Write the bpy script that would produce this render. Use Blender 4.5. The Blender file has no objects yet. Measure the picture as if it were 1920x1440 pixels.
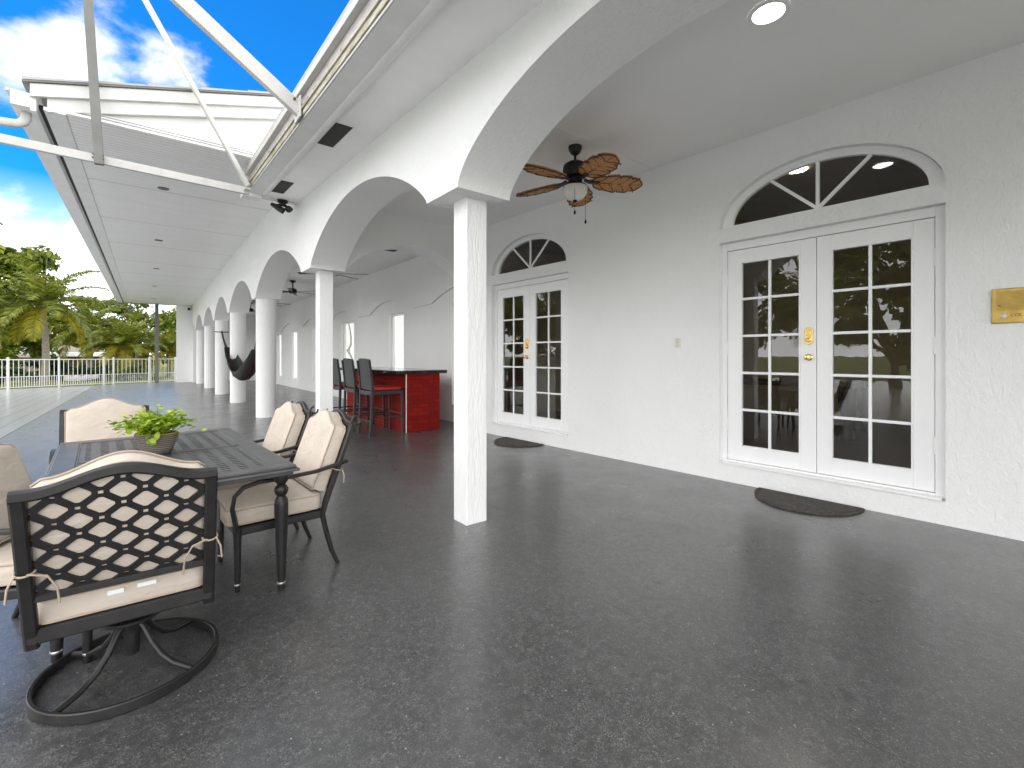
import bpy, bmesh, math, random
from mathutils import Vector, Matrix, Euler
R = math.radians
PI = math.pi
rnd = random.Random(7)
scene = bpy.context.scene
col = scene.collection

# ------------------------------------------------------------------ materials
def new_mat(name):
    m = bpy.data.materials.new(name); m.use_nodes = True
    nt = m.node_tree; nt.nodes.clear()
    out = nt.nodes.new('ShaderNodeOutputMaterial')
    return m, nt, out
def nd(nt, t, **kw):
    n = nt.nodes.new(t)
    for k, v in kw.items(): setattr(n, k, v)
    return n
def ramp(nt, fac, stops):
    r = nd(nt, 'ShaderNodeValToRGB')
    els = r.color_ramp.elements
    while len(els) > len(stops): els.remove(els[-1])
    while len(els) < len(stops): els.new(0.5)
    for e, (p, c) in zip(els, stops):
        e.position = p; e.color = c if len(c) == 4 else (*c, 1)
    nt.links.new(fac, r.inputs['Fac']); return r.outputs['Color']
def g(v): return (v, v, v, 1)
def coords(nt, scale=(1, 1, 1), kind='Object', rot=(0, 0, 0)):
    tc = nd(nt, 'ShaderNodeTexCoord'); mp = nd(nt, 'ShaderNodeMapping')
    mp.inputs['Scale'].default_value = scale; mp.inputs['Rotation'].default_value = rot
    nt.links.new(tc.outputs[kind], mp.inputs['Vector']); return mp.outputs['Vector']
def noise(nt, vec, scale, detail=3, rough=.55, dist=0):
    n = nd(nt, 'ShaderNodeTexNoise')
    n.inputs['Scale'].default_value = scale; n.inputs['Detail'].default_value = detail
    n.inputs['Roughness'].default_value = rough; n.inputs['Distortion'].default_value = dist
    nt.links.new(vec, n.inputs['Vector']); return n.outputs['Fac']
def mixc(nt, fac, a, b, mode='MIX'):
    m = nd(nt, 'ShaderNodeMix', data_type='RGBA', blend_type=mode)
    for i, s in ((0, fac), (6, a), (7, b)):
        if isinstance(s, (int, float)): m.inputs[i].default_value = s
        elif isinstance(s, tuple): m.inputs[i].default_value = s if len(s) == 4 else (*s, 1)
        else: nt.links.new(s, m.inputs[i])
    return m.outputs[2]
def math_n(nt, op, a, b=None, clamp=False):
    m = nd(nt, 'ShaderNodeMath', operation=op, use_clamp=clamp)
    for i, s in ((0, a), (1, b)):
        if s is None: continue
        if isinstance(s, (int, float)): m.inputs[i].default_value = s
        else: nt.links.new(s, m.inputs[i])
    return m.outputs[0]
def bump(nt, h, strength, dist, normal=None):
    b = nd(nt, 'ShaderNodeBump'); b.inputs['Strength'].default_value = strength; b.inputs['Distance'].default_value = dist
    nt.links.new(h, b.inputs['Height'])
    if normal is not None: nt.links.new(normal, b.inputs['Normal'])
    return b.outputs['Normal']
def bsdf(nt, out, **kw):
    p = nd(nt, 'ShaderNodeBsdfPrincipled')
    for k, v in kw.items():
        s = p.inputs[k.replace('_', ' ')]
        if isinstance(v, (int, float)): s.default_value = v
        elif isinstance(v, tuple): s.default_value = v if len(v) == 4 else (*v, 1)
        else: nt.links.new(v, s)
    nt.links.new(p.outputs[0], out.inputs['Surface']); return p
def simple(name, color, rough=.5, metal=0, var=.12, vscale=6, bs=0, bscale=40, bdist=.002, spec=.5):
    m, nt, out = new_mat(name)
    v = coords(nt)
    n = noise(nt, v, vscale, 4)
    c = ramp(nt, n, [(.3, tuple(x*(1-var) for x in color)), (.7, tuple(min(1, x*(1+var)) for x in color))])
    kw = dict(Base_Color=c, Roughness=rough, Metallic=metal)
    p = bsdf(nt, out, **kw); p.inputs['Specular IOR Level'].default_value = spec
    if bs: nt.links.new(bump(nt, noise(nt, v, bscale, 4), bs, bdist), p.inputs['Normal'])
    return m
def stucco(name, color, scale=26, strength=.5, dist=.006, stretch=(1, 1, .55), dirt=0.0):
    m, nt, out = new_mat(name)
    v = coords(nt, stretch); v0 = coords(nt)
    h = noise(nt, v, scale, 5, .62, .6)
    h2 = noise(nt, v, scale*3.3, 3, .6)
    hh = math_n(nt, 'ADD', h, math_n(nt, 'MULTIPLY', h2, .35))
    n = noise(nt, v0, 1.3, 5, .6)
    c = ramp(nt, n, [(.25, tuple(x*.955 for x in color)), (.75, color)])
    if dirt:
        d = noise(nt, v0, 9, 6, .75)
        dm = ramp(nt, d, [(.62, g(0)), (.8, g(dirt))])
        c = mixc(nt, dm, c, (.42, .40, .36))
    p = bsdf(nt, out, Base_Color=c, Roughness=.75)
    p.inputs['Specular IOR Level'].default_value = .25
    nt.links.new(bump(nt, hh, strength, dist), p.inputs['Normal'])
    return m

M = {}
M['stucco'] = stucco('white_stucco', (.87, .87, .868), scale=30, strength=.9, dist=.0135, dirt=.14)
M['stucco_column'] = stucco('white_column_stucco', (.87, .87, .868), scale=24, strength=.9, dist=.012, stretch=(1, 1, .25), dirt=.1)
M['ceiling'] = stucco('ceiling_texture', (.90, .897, .89), scale=16, strength=.45, dist=.005, stretch=(1, 1, 1))
M['soffit'] = simple('soffit_paint', (.88, .88, .87), .6, var=.04, vscale=2, bs=.15, bscale=60)
M['wing_trim'] = simple('greyed_wing_trim', (.66, .655, .64), .5, var=.07, vscale=3)  # white wing trim, colour greyed so the strong daylight there does not clip
M['wing_stucco'] = stucco('greyed_wing_stucco', (.70, .695, .68), dirt=.15)  # white gable stucco darkened in its colour to offset the bright light on it
M['paint'] = simple('white_gloss_paint', (.86, .86, .865), .32, var=.02, vscale=4, bs=.05, bscale=18)
M['trim'] = simple('white_trim_paint', (.78, .78, .775), .45, var=.05, vscale=5)
M['brass'] = simple('polished_brass', (.78, .55, .20), .2, 1, var=.12, vscale=30)
M['brass_plate'] = simple('aged_brass_plate', (.50, .34, .09), .42, .55, var=.16, vscale=18)
M['dark_brass'] = simple('dark_brass_print', (.12, .08, .02), .6)
M['bronze'] = simple('dark_bronze_metal', (.028, .026, .026), .38, .35, var=.25, vscale=14, bs=.12, bscale=90, bdist=.001)
M['table_metal'] = simple('table_cast_metal', (.10, .10, .102), .40, .3, var=.2, vscale=10, bs=.15, bscale=70, bdist=.001)
M['steel_ring'] = simple('worn_steel', (.45, .44, .43), .35, .9)
M['black'] = simple('matte_black_metal', (.010, .010, .011), .45, .2, var=.2)
M['vent'] = simple('vent_mesh', (.035, .035, .034), .8, var=.3, vscale=40, bs=.4, bscale=160)
M['rubber'] = simple('black_rubber', (.012, .012, .012), .7)
M['stool'] = simple('stool_dark_wicker', (.020, .021, .023), .5, var=.2, vscale=30, bs=.35, bscale=140)
M['red_vinyl'] = simple('red_vinyl', (.34, .014, .010), .42, var=.12, vscale=8)
M['counter'] = simple('black_granite', (.012, .012, .012), .08, var=.5, vscale=60)
M['alu'] = simple('white_aluminium', (.52, .51, .49), .42, .0, var=.08, vscale=9)
M['alu_grey'] = simple('grey_aluminium', (.15, .15, .14), .45, .3, var=.1, vscale=5)
M['fence'] = simple('white_fence_metal', (.78, .78, .76), .45, var=.04)
M['mat'] = None
M['plastic'] = simple('ivory_plastic', (.70, .68, .60), .4, var=.03)
M['tag'] = simple('white_care_tag', (.85, .85, .85), .6, var=.02)
M['frost'] = simple('frosted_bowl_glass', (.78, .77, .72), .25, var=.03)
M['hammock'] = None
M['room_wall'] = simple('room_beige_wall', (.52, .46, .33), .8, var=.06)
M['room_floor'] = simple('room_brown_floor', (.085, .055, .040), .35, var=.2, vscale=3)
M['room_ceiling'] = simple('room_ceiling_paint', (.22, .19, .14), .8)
M['dark_wood'] = simple('dark_wood', (.02, .014, .01), .4)
M['felt'] = simple('brown_felt', (.18, .11, .08), .9)
M['leaf_lime'] = None
M['trunk'] = simple('grey_palm_trunk', (.30, .27, .23), .8, var=.25, vscale=8, bs=.6, bscale=12, bdist=.03)
M['bark'] = simple('brown_bark', (.13, .10, .075), .85, var=.3, vscale=8, bs=.6, bscale=14, bdist=.02)
M['roof_far'] = simple('weathered_beige_roof', (.50, .43, .35), .8, var=.15, vscale=3)
M['wall_far'] = simple('far_house_wall', (.45, .40, .34), .8)
M['shed_white'] = simple('white_shed_roof', (.82, .82, .82), .5)
M['debris'] = simple('dark_leaf_debris', (.028, .024, .021), .95, var=.5, vscale=30)
M['shingle'] = simple('grey_roof_sheet', (.42, .41, .40), .7, var=.1)
def curtain_mat():
    m, nt, out = new_mat('white_curtain')
    d = nd(nt, 'ShaderNodeBsdfDiffuse'); d.inputs[0].default_value = (.9, .9, .89, 1)
    t = nd(nt, 'ShaderNodeBsdfTranslucent'); t.inputs[0].default_value = (.9, .9, .89, 1)
    mx = nd(nt, 'ShaderNodeMixShader'); mx.inputs[0].default_value = .6
    nt.links.new(d.outputs[0], mx.inputs[1]); nt.links.new(t.outputs[0], mx.inputs[2]); nt.links.new(mx.outputs[0], out.inputs['Surface']); return m
M['curtain'] = curtain_mat()

def stain_mat(name, base, stain, lo, hi, scale, axis=(1, 1, 1), rough=.55):
    m, nt, out = new_mat(name)
    v = coords(nt, axis)
    n = noise(nt, v, scale, 8, .7, .4)
    c = ramp(nt, n, [(lo, base), (hi, stain)])
    bsdf(nt, out, Base_Color=c, Roughness=rough); return m
M['gutter_face'] = stain_mat('gutter_dirty_face', (.55, .53, .46), (.24, .21, .12), .36, .62, 5, (4, .7, 5))
M['gutter_back'] = stain_mat('gutter_pink_grey', (.46, .43, .42), (.28, .25, .24), .45, .75, 4, (3, 1, 3))

def fabric():
    m, nt, out = new_mat('beige_outdoor_fabric')
    v = coords(nt)
    n = noise(nt, v, 5, 5, .6)
    c = ramp(nt, n, [(.3, (.52, .45, .382)), (.7, (.60, .53, .457))])
    d = ramp(nt, noise(nt, v, 14, 6, .75), [(.60, g(0)), (.78, g(.35))])
    c = mixc(nt, d, c, (.40, .32, .25))
    w = nd(nt, 'ShaderNodeTexWave'); w.inputs['Scale'].default_value = 220; nt.links.new(v, w.inputs['Vector'])
    h = math_n(nt, 'ADD', math_n(nt, 'MULTIPLY', noise(nt, coords(nt, (1, 1, 2.2)), 7, 3, .5, .8), 1), math_n(nt, 'MULTIPLY', w.outputs['Fac'], .02))
    p = bsdf(nt, out, Base_Color=c, Roughness=.9); p.inputs['Specular IOR Level'].default_value = .15
    nt.links.new(bump(nt, h, .55, .02), p.inputs['Normal']); return m
M['fabric'] = fabric()
M['piping'] = simple('tan_piping', (.42, .34, .27), .85)

def glass_mat(name, tint, ior, rough=.0):
    m, nt, out = new_mat(name)
    tr = nd(nt, 'ShaderNodeBsdfTransparent'); tr.inputs[0].default_value = (*tint, 1)
    gl = nd(nt, 'ShaderNodeBsdfGlossy'); gl.inputs['Roughness'].default_value = rough; gl.inputs[0].default_value = (.95, .95, .95, 1)
    fr = nd(nt, 'ShaderNodeFresnel'); fr.inputs[0].default_value = ior
    v = coords(nt)
    nrm = bump(nt, noise(nt, v, 3, 2), .04, .02)
    nt.links.new(nrm, gl.inputs['Normal'])
    mx = nd(nt, 'ShaderNodeMixShader')
    nt.links.new(fr.outputs[0], mx.inputs[0]); nt.links.new(tr.outputs[0], mx.inputs[1]); nt.links.new(gl.outputs[0], mx.inputs[2])
    nt.links.new(mx.outputs[0], out.inputs['Surface']); return m
M['glass'] = glass_mat('door_glass', (.80, .78, .72), 1.75)

def floor_mat():
    m, nt, out = new_mat('grey_painted_concrete')
    v = coords(nt)
    big = noise(nt, v, .9, 6, .62)
    mid = noise(nt, coords(nt, (1, .55, 1), rot=(0, 0, .5)), 7, 6, .65, .8)
    base = ramp(nt, big, [(.3, (.038, .038, .0385)), (.7, (.058, .058, .0585))])
    base = mixc(nt, ramp(nt, mid, [(.50, g(0)), (.72, g(.45))]), base, (.085, .085, .086))
    # worm-like trowel flecks: thin iso-lines of a warped noise
    wn = noise(nt, v, 62, 2, .5, 1.8)
    wl = math_n(nt, 'ABSOLUTE', math_n(nt, 'SUBTRACT', wn, .5))
    worm = ramp(nt, wl, [(.0, g(1)), (.030, g(0))])
    gate = ramp(nt, noise(nt, v, 21, 3, .6), [(.36, g(.15)), (.56, g(1))])
    wm = mixc(nt, 1.0, worm, gate, 'MULTIPLY')
    base = mixc(nt, math_n(nt, 'MULTIPLY', wm, .75), base, (.33, .33, .33))
    vo = nd(nt, 'ShaderNodeTexVoronoi'); vo.inputs['Scale'].default_value = 30; nt.links.new(v, vo.inputs['Vector'])
    sp = ramp(nt, vo.outputs['Distance'], [(.07, g(1)), (.13, g(0))])
    vg = nd(nt, 'ShaderNodeSeparateColor'); nt.links.new(vo.outputs['Color'], vg.inputs[0])
    sp = mixc(nt, 1.0, sp, ramp(nt, vg.outputs[0], [(.80, g(0)), (.86, g(1))]), 'MULTIPLY')
    base = mixc(nt, math_n(nt, 'MULTIPLY', sp, .7), base, (.50, .50, .50))
    # stamped slate joints
    br = nd(nt, 'ShaderNodeTexBrick'); br.inputs['Scale'].default_value = 1.0
    br.inputs['Brick Width'].default_value = .92; br.inputs['Row Height'].default_value = .61
    br.inputs['Mortar Size'].default_value = .006; br.inputs['Mortar Smooth'].default_value = .4
    wv = coords(nt, rot=(0, 0, .62))
    nz = nd(nt, 'ShaderNodeTexNoise'); nz.inputs['Scale'].default_value = 4; nt.links.new(v, nz.inputs['Vector'])
    addv = nd(nt, 'ShaderNodeVectorMath', operation='MULTIPLY_ADD'); addv.inputs[1].default_value = (.02, .02, 0)
    nt.links.new(nz.outputs['Color'], addv.inputs[0]); nt.links.new(wv, addv.inputs[2]); nt.links.new(addv.outputs[0], br.inputs['Vector'])
    joint = br.outputs['Fac']
    base = mixc(nt, math_n(nt, 'MULTIPLY', joint, .10), base, (.02, .02, .02))
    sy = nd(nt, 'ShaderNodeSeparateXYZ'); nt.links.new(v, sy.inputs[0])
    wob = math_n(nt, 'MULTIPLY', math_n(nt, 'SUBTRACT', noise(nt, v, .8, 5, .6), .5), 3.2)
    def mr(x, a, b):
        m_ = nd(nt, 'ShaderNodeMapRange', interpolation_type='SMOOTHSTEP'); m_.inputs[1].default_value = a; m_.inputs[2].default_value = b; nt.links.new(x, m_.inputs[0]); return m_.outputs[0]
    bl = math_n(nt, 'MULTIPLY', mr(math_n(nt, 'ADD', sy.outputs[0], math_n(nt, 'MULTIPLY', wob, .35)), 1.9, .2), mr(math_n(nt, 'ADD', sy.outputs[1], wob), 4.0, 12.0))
    base = mixc(nt, math_n(nt, 'MULTIPLY', bl, .8), base, mixc(nt, mid, (.26, .26, .262), (.40, .40, .402)))  # grazing sky sheen painted as a lighter slab colour, outdoors and far off
    def cut(o, off, per):
        t = math_n(nt, 'FRACT', math_n(nt, 'MULTIPLY', math_n(nt, 'SUBTRACT', sy.outputs[o], off), 1/per))
        return math_n(nt, 'LESS_THAN', math_n(nt, 'ABSOLUTE', math_n(nt, 'SUBTRACT', t, .5)), .0045/per)
    saw = math_n(nt, 'MAXIMUM', cut(1, 3.09+2.05, 4.1), cut(0, 1.985+1.95, 3.9))
    base = mixc(nt, math_n(nt, 'MULTIPLY', saw, .45), base, (.012, .012, .012))
    rg = ramp(nt, noise(nt, v, 2.2, 6, .7), [(.3, g(.24)), (.75, g(.42))])
    h = math_n(nt, 'ADD', math_n(nt, 'MULTIPLY', noise(nt, v, 70, 3, .6, .5), .5), math_n(nt, 'MULTIPLY', joint, -.25))
    h = math_n(nt, 'ADD', h, math_n(nt, 'MULTIPLY', wm, .3)); h = math_n(nt, 'SUBTRACT', h, math_n(nt, 'MULTIPLY', saw, .6))
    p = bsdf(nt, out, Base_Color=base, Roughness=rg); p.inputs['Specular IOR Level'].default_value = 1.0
    p.inputs['Coat Weight'].default_value = .35; p.inputs['Coat Roughness'].default_value = .24; p.inputs['Coat IOR'].default_value = 1.5
    nt.links.new(bump(nt, h, .30, .0030), p.inputs['Normal']); return m
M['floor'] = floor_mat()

def deck_mat():
    m, nt, out = new_mat('grey_board_deck')
    v = coords(nt)
    sx = nd(nt, 'ShaderNodeSeparateXYZ'); nt.links.new(v, sx.inputs[0])
    w = math_n(nt, 'FRACT', math_n(nt, 'MULTIPLY', sx.outputs[0], 3.2))
    d = math_n(nt, 'ABSOLUTE', math_n(nt, 'SUBTRACT', w, .5))
    groove = ramp(nt, d, [(.44, g(0)), (.49, g(1))])
    n = noise(nt, coords(nt, (6, .5, 1)), 3, 5, .6)
    c = ramp(nt, n, [(.3, (.47, .47, .47)), (.7, (.58, .58, .58))])
    c = mixc(nt, math_n(nt, 'MULTIPLY', groove, .6), c, (.04, .04, .042))
    p = bsdf(nt, out, Base_Color=c, Roughness=.30); p.inputs['Specular IOR Level'].default_value = 1.0; p.inputs['Coat Weight'].default_value = .8; p.inputs['Coat Roughness'].default_value = .22; p.inputs['Coat IOR'].default_value = 1.6
    h = math_n(nt, 'SUBTRACT', math_n(nt, 'MULTIPLY', noise(nt, v, 18, 4), .3), groove)
    nt.links.new(bump(nt, h, .35, .003), p.inputs['Normal']); return m
M['deck'] = deck_mat()

def brick_mat():
    m, nt, out = new_mat('red_painted_brick')
    v = coords(nt, kind='UV')
    br = nd(nt, 'ShaderNodeTexBrick'); br.inputs['Scale'].default_value = 1
    br.inputs['Brick Width'].default_value = .21; br.inputs['Row Height'].default_value = .072
    br.inputs['Mortar Size'].default_value = .006; br.inputs['Mortar Smooth'].default_value = .3; br.inputs['Bias'].default_value = 0
    br.inputs['Color1'].default_value = (.20, .007, .005, 1); br.inputs['Color2'].default_value = (.28, .013, .008, 1); br.inputs['Mortar'].default_value = (.10, .012, .009, 1)
    nt.links.new(v, br.inputs['Vector'])
    n = noise(nt, coords(nt), 16, 6, .7)
    chips = ramp(nt, noise(nt, coords(nt, (1, 1, 2)), 26, 5, .75), [(.66, g(0)), (.74, g(.6))])
    c = mixc(nt, ramp(nt, n, [(.35, g(0)), (.75, g(.45))]), br.outputs['Color'], (.13, .006, .005))
    c = mixc(nt, chips, c, (.38, .16, .08))
    p = bsdf(nt, out, Base_Color=c, Roughness=.65); p.inputs['Specular IOR Level'].default_value = .12
    h = math_n(nt, 'ADD', math_n(nt, 'MULTIPLY', br.outputs['Fac'], -1), math_n(nt, 'MULTIPLY', n, .5))
    nt.links.new(bump(nt, h, .8, .006), p.inputs['Normal']); return m
M['brick'] = brick_mat()

def beadboard_mat():
    m, nt, out = new_mat('white_beadboard')
    v = coords(nt)
    sx = nd(nt, 'ShaderNodeSeparateXYZ'); nt.links.new(v, sx.inputs[0])
    w = math_n(nt, 'FRACT', math_n(nt, 'MULTIPLY', sx.outputs[1], 10.5))
    d = math_n(nt, 'ABSOLUTE', math_n(nt, 'SUBTRACT', w, .5))
    gr = ramp(nt, d, [(.36, g(0)), (.47, g(1))])
    w2 = math_n(nt, 'FRACT', math_n(nt, 'MULTIPLY', sx.outputs[1], .41))
    d2 = math_n(nt, 'ABSOLUTE', math_n(nt, 'SUBTRACT', w2, .5))
    gr2 = ramp(nt, d2, [(.482, g(0)), (.492, g(1))])
    n = noise(nt, coords(nt, (.6, 3, 1)), 2, 4)
    c = ramp(nt, n, [(.3, (.85, .85, .845)), (.7, (.90, .90, .895))])
    c = mixc(nt, math_n(nt, 'MULTIPLY', gr2, .35), c, (.35, .35, .34))
    c = mixc(nt, math_n(nt, 'MULTIPLY', gr, .45), c, (.42, .42, .41))
    p = bsdf(nt, out, Base_Color=c, Roughness=.5)
    nt.links.new(bump(nt, math_n(nt, 'MULTIPLY', math_n(nt, 'ADD', gr, gr2), -1), .5, .006), p.inputs['Normal']); return m
M['beadboard'] = beadboard_mat()

def blade_wood():
    m, nt, out = new_mat('carved_brown_blade')
    v = coords(nt)
    n = noise(nt, coords(nt, (2, 2, 2)), 18, 5, .6)
    c = ramp(nt, n, [(.3, (.36, .135, .026)), (.7, (.60, .26, .055))])
    p = bsdf(nt, out, Base_Color=c, Roughness=.42)
    nt.links.new(bump(nt, n, .25, .003), p.inputs['Normal']); return m
M['blade'] = blade_wood()
M['vein'] = simple('dark_blade_vein', (.06, .026, .010), .5)

def leaf_mat(name, stops, scale=1.2, trans=.35, rough=.45):
    m, nt, out = new_mat(name)
    v = coords(nt)
    n = noise(nt, v, scale, 5, .65)
    gi = nd(nt, 'ShaderNodeNewGeometry')
    f = math_n(nt, 'ADD', math_n(nt, 'MULTIPLY', n, .55), math_n(nt, 'MULTIPLY', gi.outputs['Random Per Island'], .45))
    c = ramp(nt, f, stops)
    p = nd(nt, 'ShaderNodeBsdfPrincipled'); p.inputs['Roughness'].default_value = rough
    p.inputs['Specular IOR Level'].default_value = .35
    nt.links.new(c, p.inputs['Base Color'])
    t = nd(nt, 'ShaderNodeBsdfTranslucent'); nt.links.new(c, t.inputs[0])
    mx = nd(nt, 'ShaderNodeMixShader'); mx.inputs[0].default_value = trans
    nt.links.new(p.outputs[0], mx.inputs[1]); nt.links.new(t.outputs[0], mx.inputs[2])
    nt.links.new(mx.outputs[0], out.inputs['Surface']); return m
M['leaf'] = leaf_mat('broad_leaf', [(.25, (.035, .065, .006)), (.5, (.11, .16, .010)), (.75, (.26, .28, .018))])
M['leaf_olive'] = leaf_mat('olive_leaf', [(.25, (.05, .07, .012)), (.5, (.13, .16, .025)), (.75, (.26, .26, .05))])
M['frond'] = leaf_mat('palm_frond', [(.25, (.055, .085, .010)), (.5, (.15, .19, .022)), (.75, (.33, .33, .05))])
M['frond_yellow'] = leaf_mat('yellow_palm_frond', [(.25, (.15, .16, .012)), (.5, (.29, .27, .02)), (.75, (.44, .36, .025))])
M['leaf_lime'] = leaf_mat('lime_pot_leaf', [(.2, (.07, .14, .006)), (.45, (.24, .38, .014)), (.65, (.46, .58, .05)), (.85, (.62, .70, .16))], 9, .35)
M['hedge'] = leaf_mat('hedge_leaf', [(.25, (.012, .03, .006)), (.5, (.03, .07, .010)), (.75, (.09, .16, .02))])
def lawn_mat():
    m, nt, out = new_mat('lawn_grass')
    v = coords(nt)
    n = noise(nt, v, 3, 8, .75)
    c = ramp(nt, n, [(.3, (.07, .09, .02)), (.5, (.16, .19, .04)), (.72, (.30, .28, .10))])
    p = bsdf(nt, out, Base_Color=c, Roughness=.9)
    nt.links.new(bump(nt, noise(nt, v, 40, 4), .8, .04), p.inputs['Normal']); return m
M['lawn'] = lawn_mat()
def mat_mat():
    m, nt, out = new_mat('door_mat_fibre')
    v = coords(nt)
    wn = noise(nt, v, 14, 1, .5, 1.5)
    wl = math_n(nt, 'ABSOLUTE', math_n(nt, 'SUBTRACT', wn, .5))
    line = ramp(nt, wl, [(.02, g(1)), (.06, g(0))])
    n = noise(nt, v, 90, 4, .7)
    c = ramp(nt, n, [(.35, (.035, .032, .030)), (.7, (.10, .09, .08))])
    c = mixc(nt, math_n(nt, 'MULTIPLY', line, .5), c, (.13, .12, .105))
    p = bsdf(nt, out, Base_Color=c, Roughness=.95)
    nt.links.new(bump(nt, math_n(nt, 'ADD', n, line), .8, .006), p.inputs['Normal']); return m
M['mat'] = mat_mat()
def hammock_mat():
    m, nt, out = new_mat('dark_striped_hammock_cloth')
    v = coords(nt, kind='UV')
    sx = nd(nt, 'ShaderNodeSeparateXYZ'); nt.links.new(v, sx.inputs[0])
    n = noise(nt, coords(nt), 3, 3)
    c = ramp(nt, sx.outputs[1], [(.0, (.012, .012, .014)), (.40, (.012, .012, .014)), (.46, (.06, .010, .012)), (.50, (.012, .012, .014)), (.6, (.045, .010, .012)), (.66, (.014, .014, .016)), (1, (.02, .02, .022))])
    p = bsdf(nt, out, Base_Color=c, Roughness=.85)
    nt.links.new(bump(nt, n, .5, .04), p.inputs['Normal']); return m
M['hammock'] = hammock_mat()
def emit_mat(name, c, s):
    m, nt, out = new_mat(name)
    e = nd(nt, 'ShaderNodeEmission'); e.inputs[0].default_value = (*c, 1); e.inputs[1].default_value = s
    nt.links.new(e.outputs[0], out.inputs['Surface']); return m
M['lamp_on'] = emit_mat('lit_lamp_disc', (1, .97, .92), 9)
M['lamp_room'] = emit_mat('lit_room_lamp_disc', (1, .92, .80), 60)
def pot_mat():
    m, nt, out = new_mat('ridged_stoneware')
    v = coords(nt)
    sx = nd(nt, 'ShaderNodeSeparateXYZ'); nt.links.new(v, sx.inputs[0])
    w = math_n(nt, 'SINE', math_n(nt, 'MULTIPLY', math_n(nt, 'ADD', sx.outputs[2], math_n(nt, 'MULTIPLY', noise(nt, v, 6, 2), .006)), 480))
    c = ramp(nt, math_n(nt, 'ADD', math_n(nt, 'MULTIPLY', w, .3), .5), [(.2, (.10, .085, .07)), (.8, (.24, .21, .19))])
    p = bsdf(nt, out, Base_Color=c, Roughness=.55)
    nt.links.new(bump(nt, w, .5, .003), p.inputs['Normal']); return m
M['pot'] = pot_mat()
M['pot_lining'] = simple('yellow_green_lining', (.45, .42, .03), .6)
M['soil'] = simple('dark_soil', (.02, .015, .01), .95)

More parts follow.
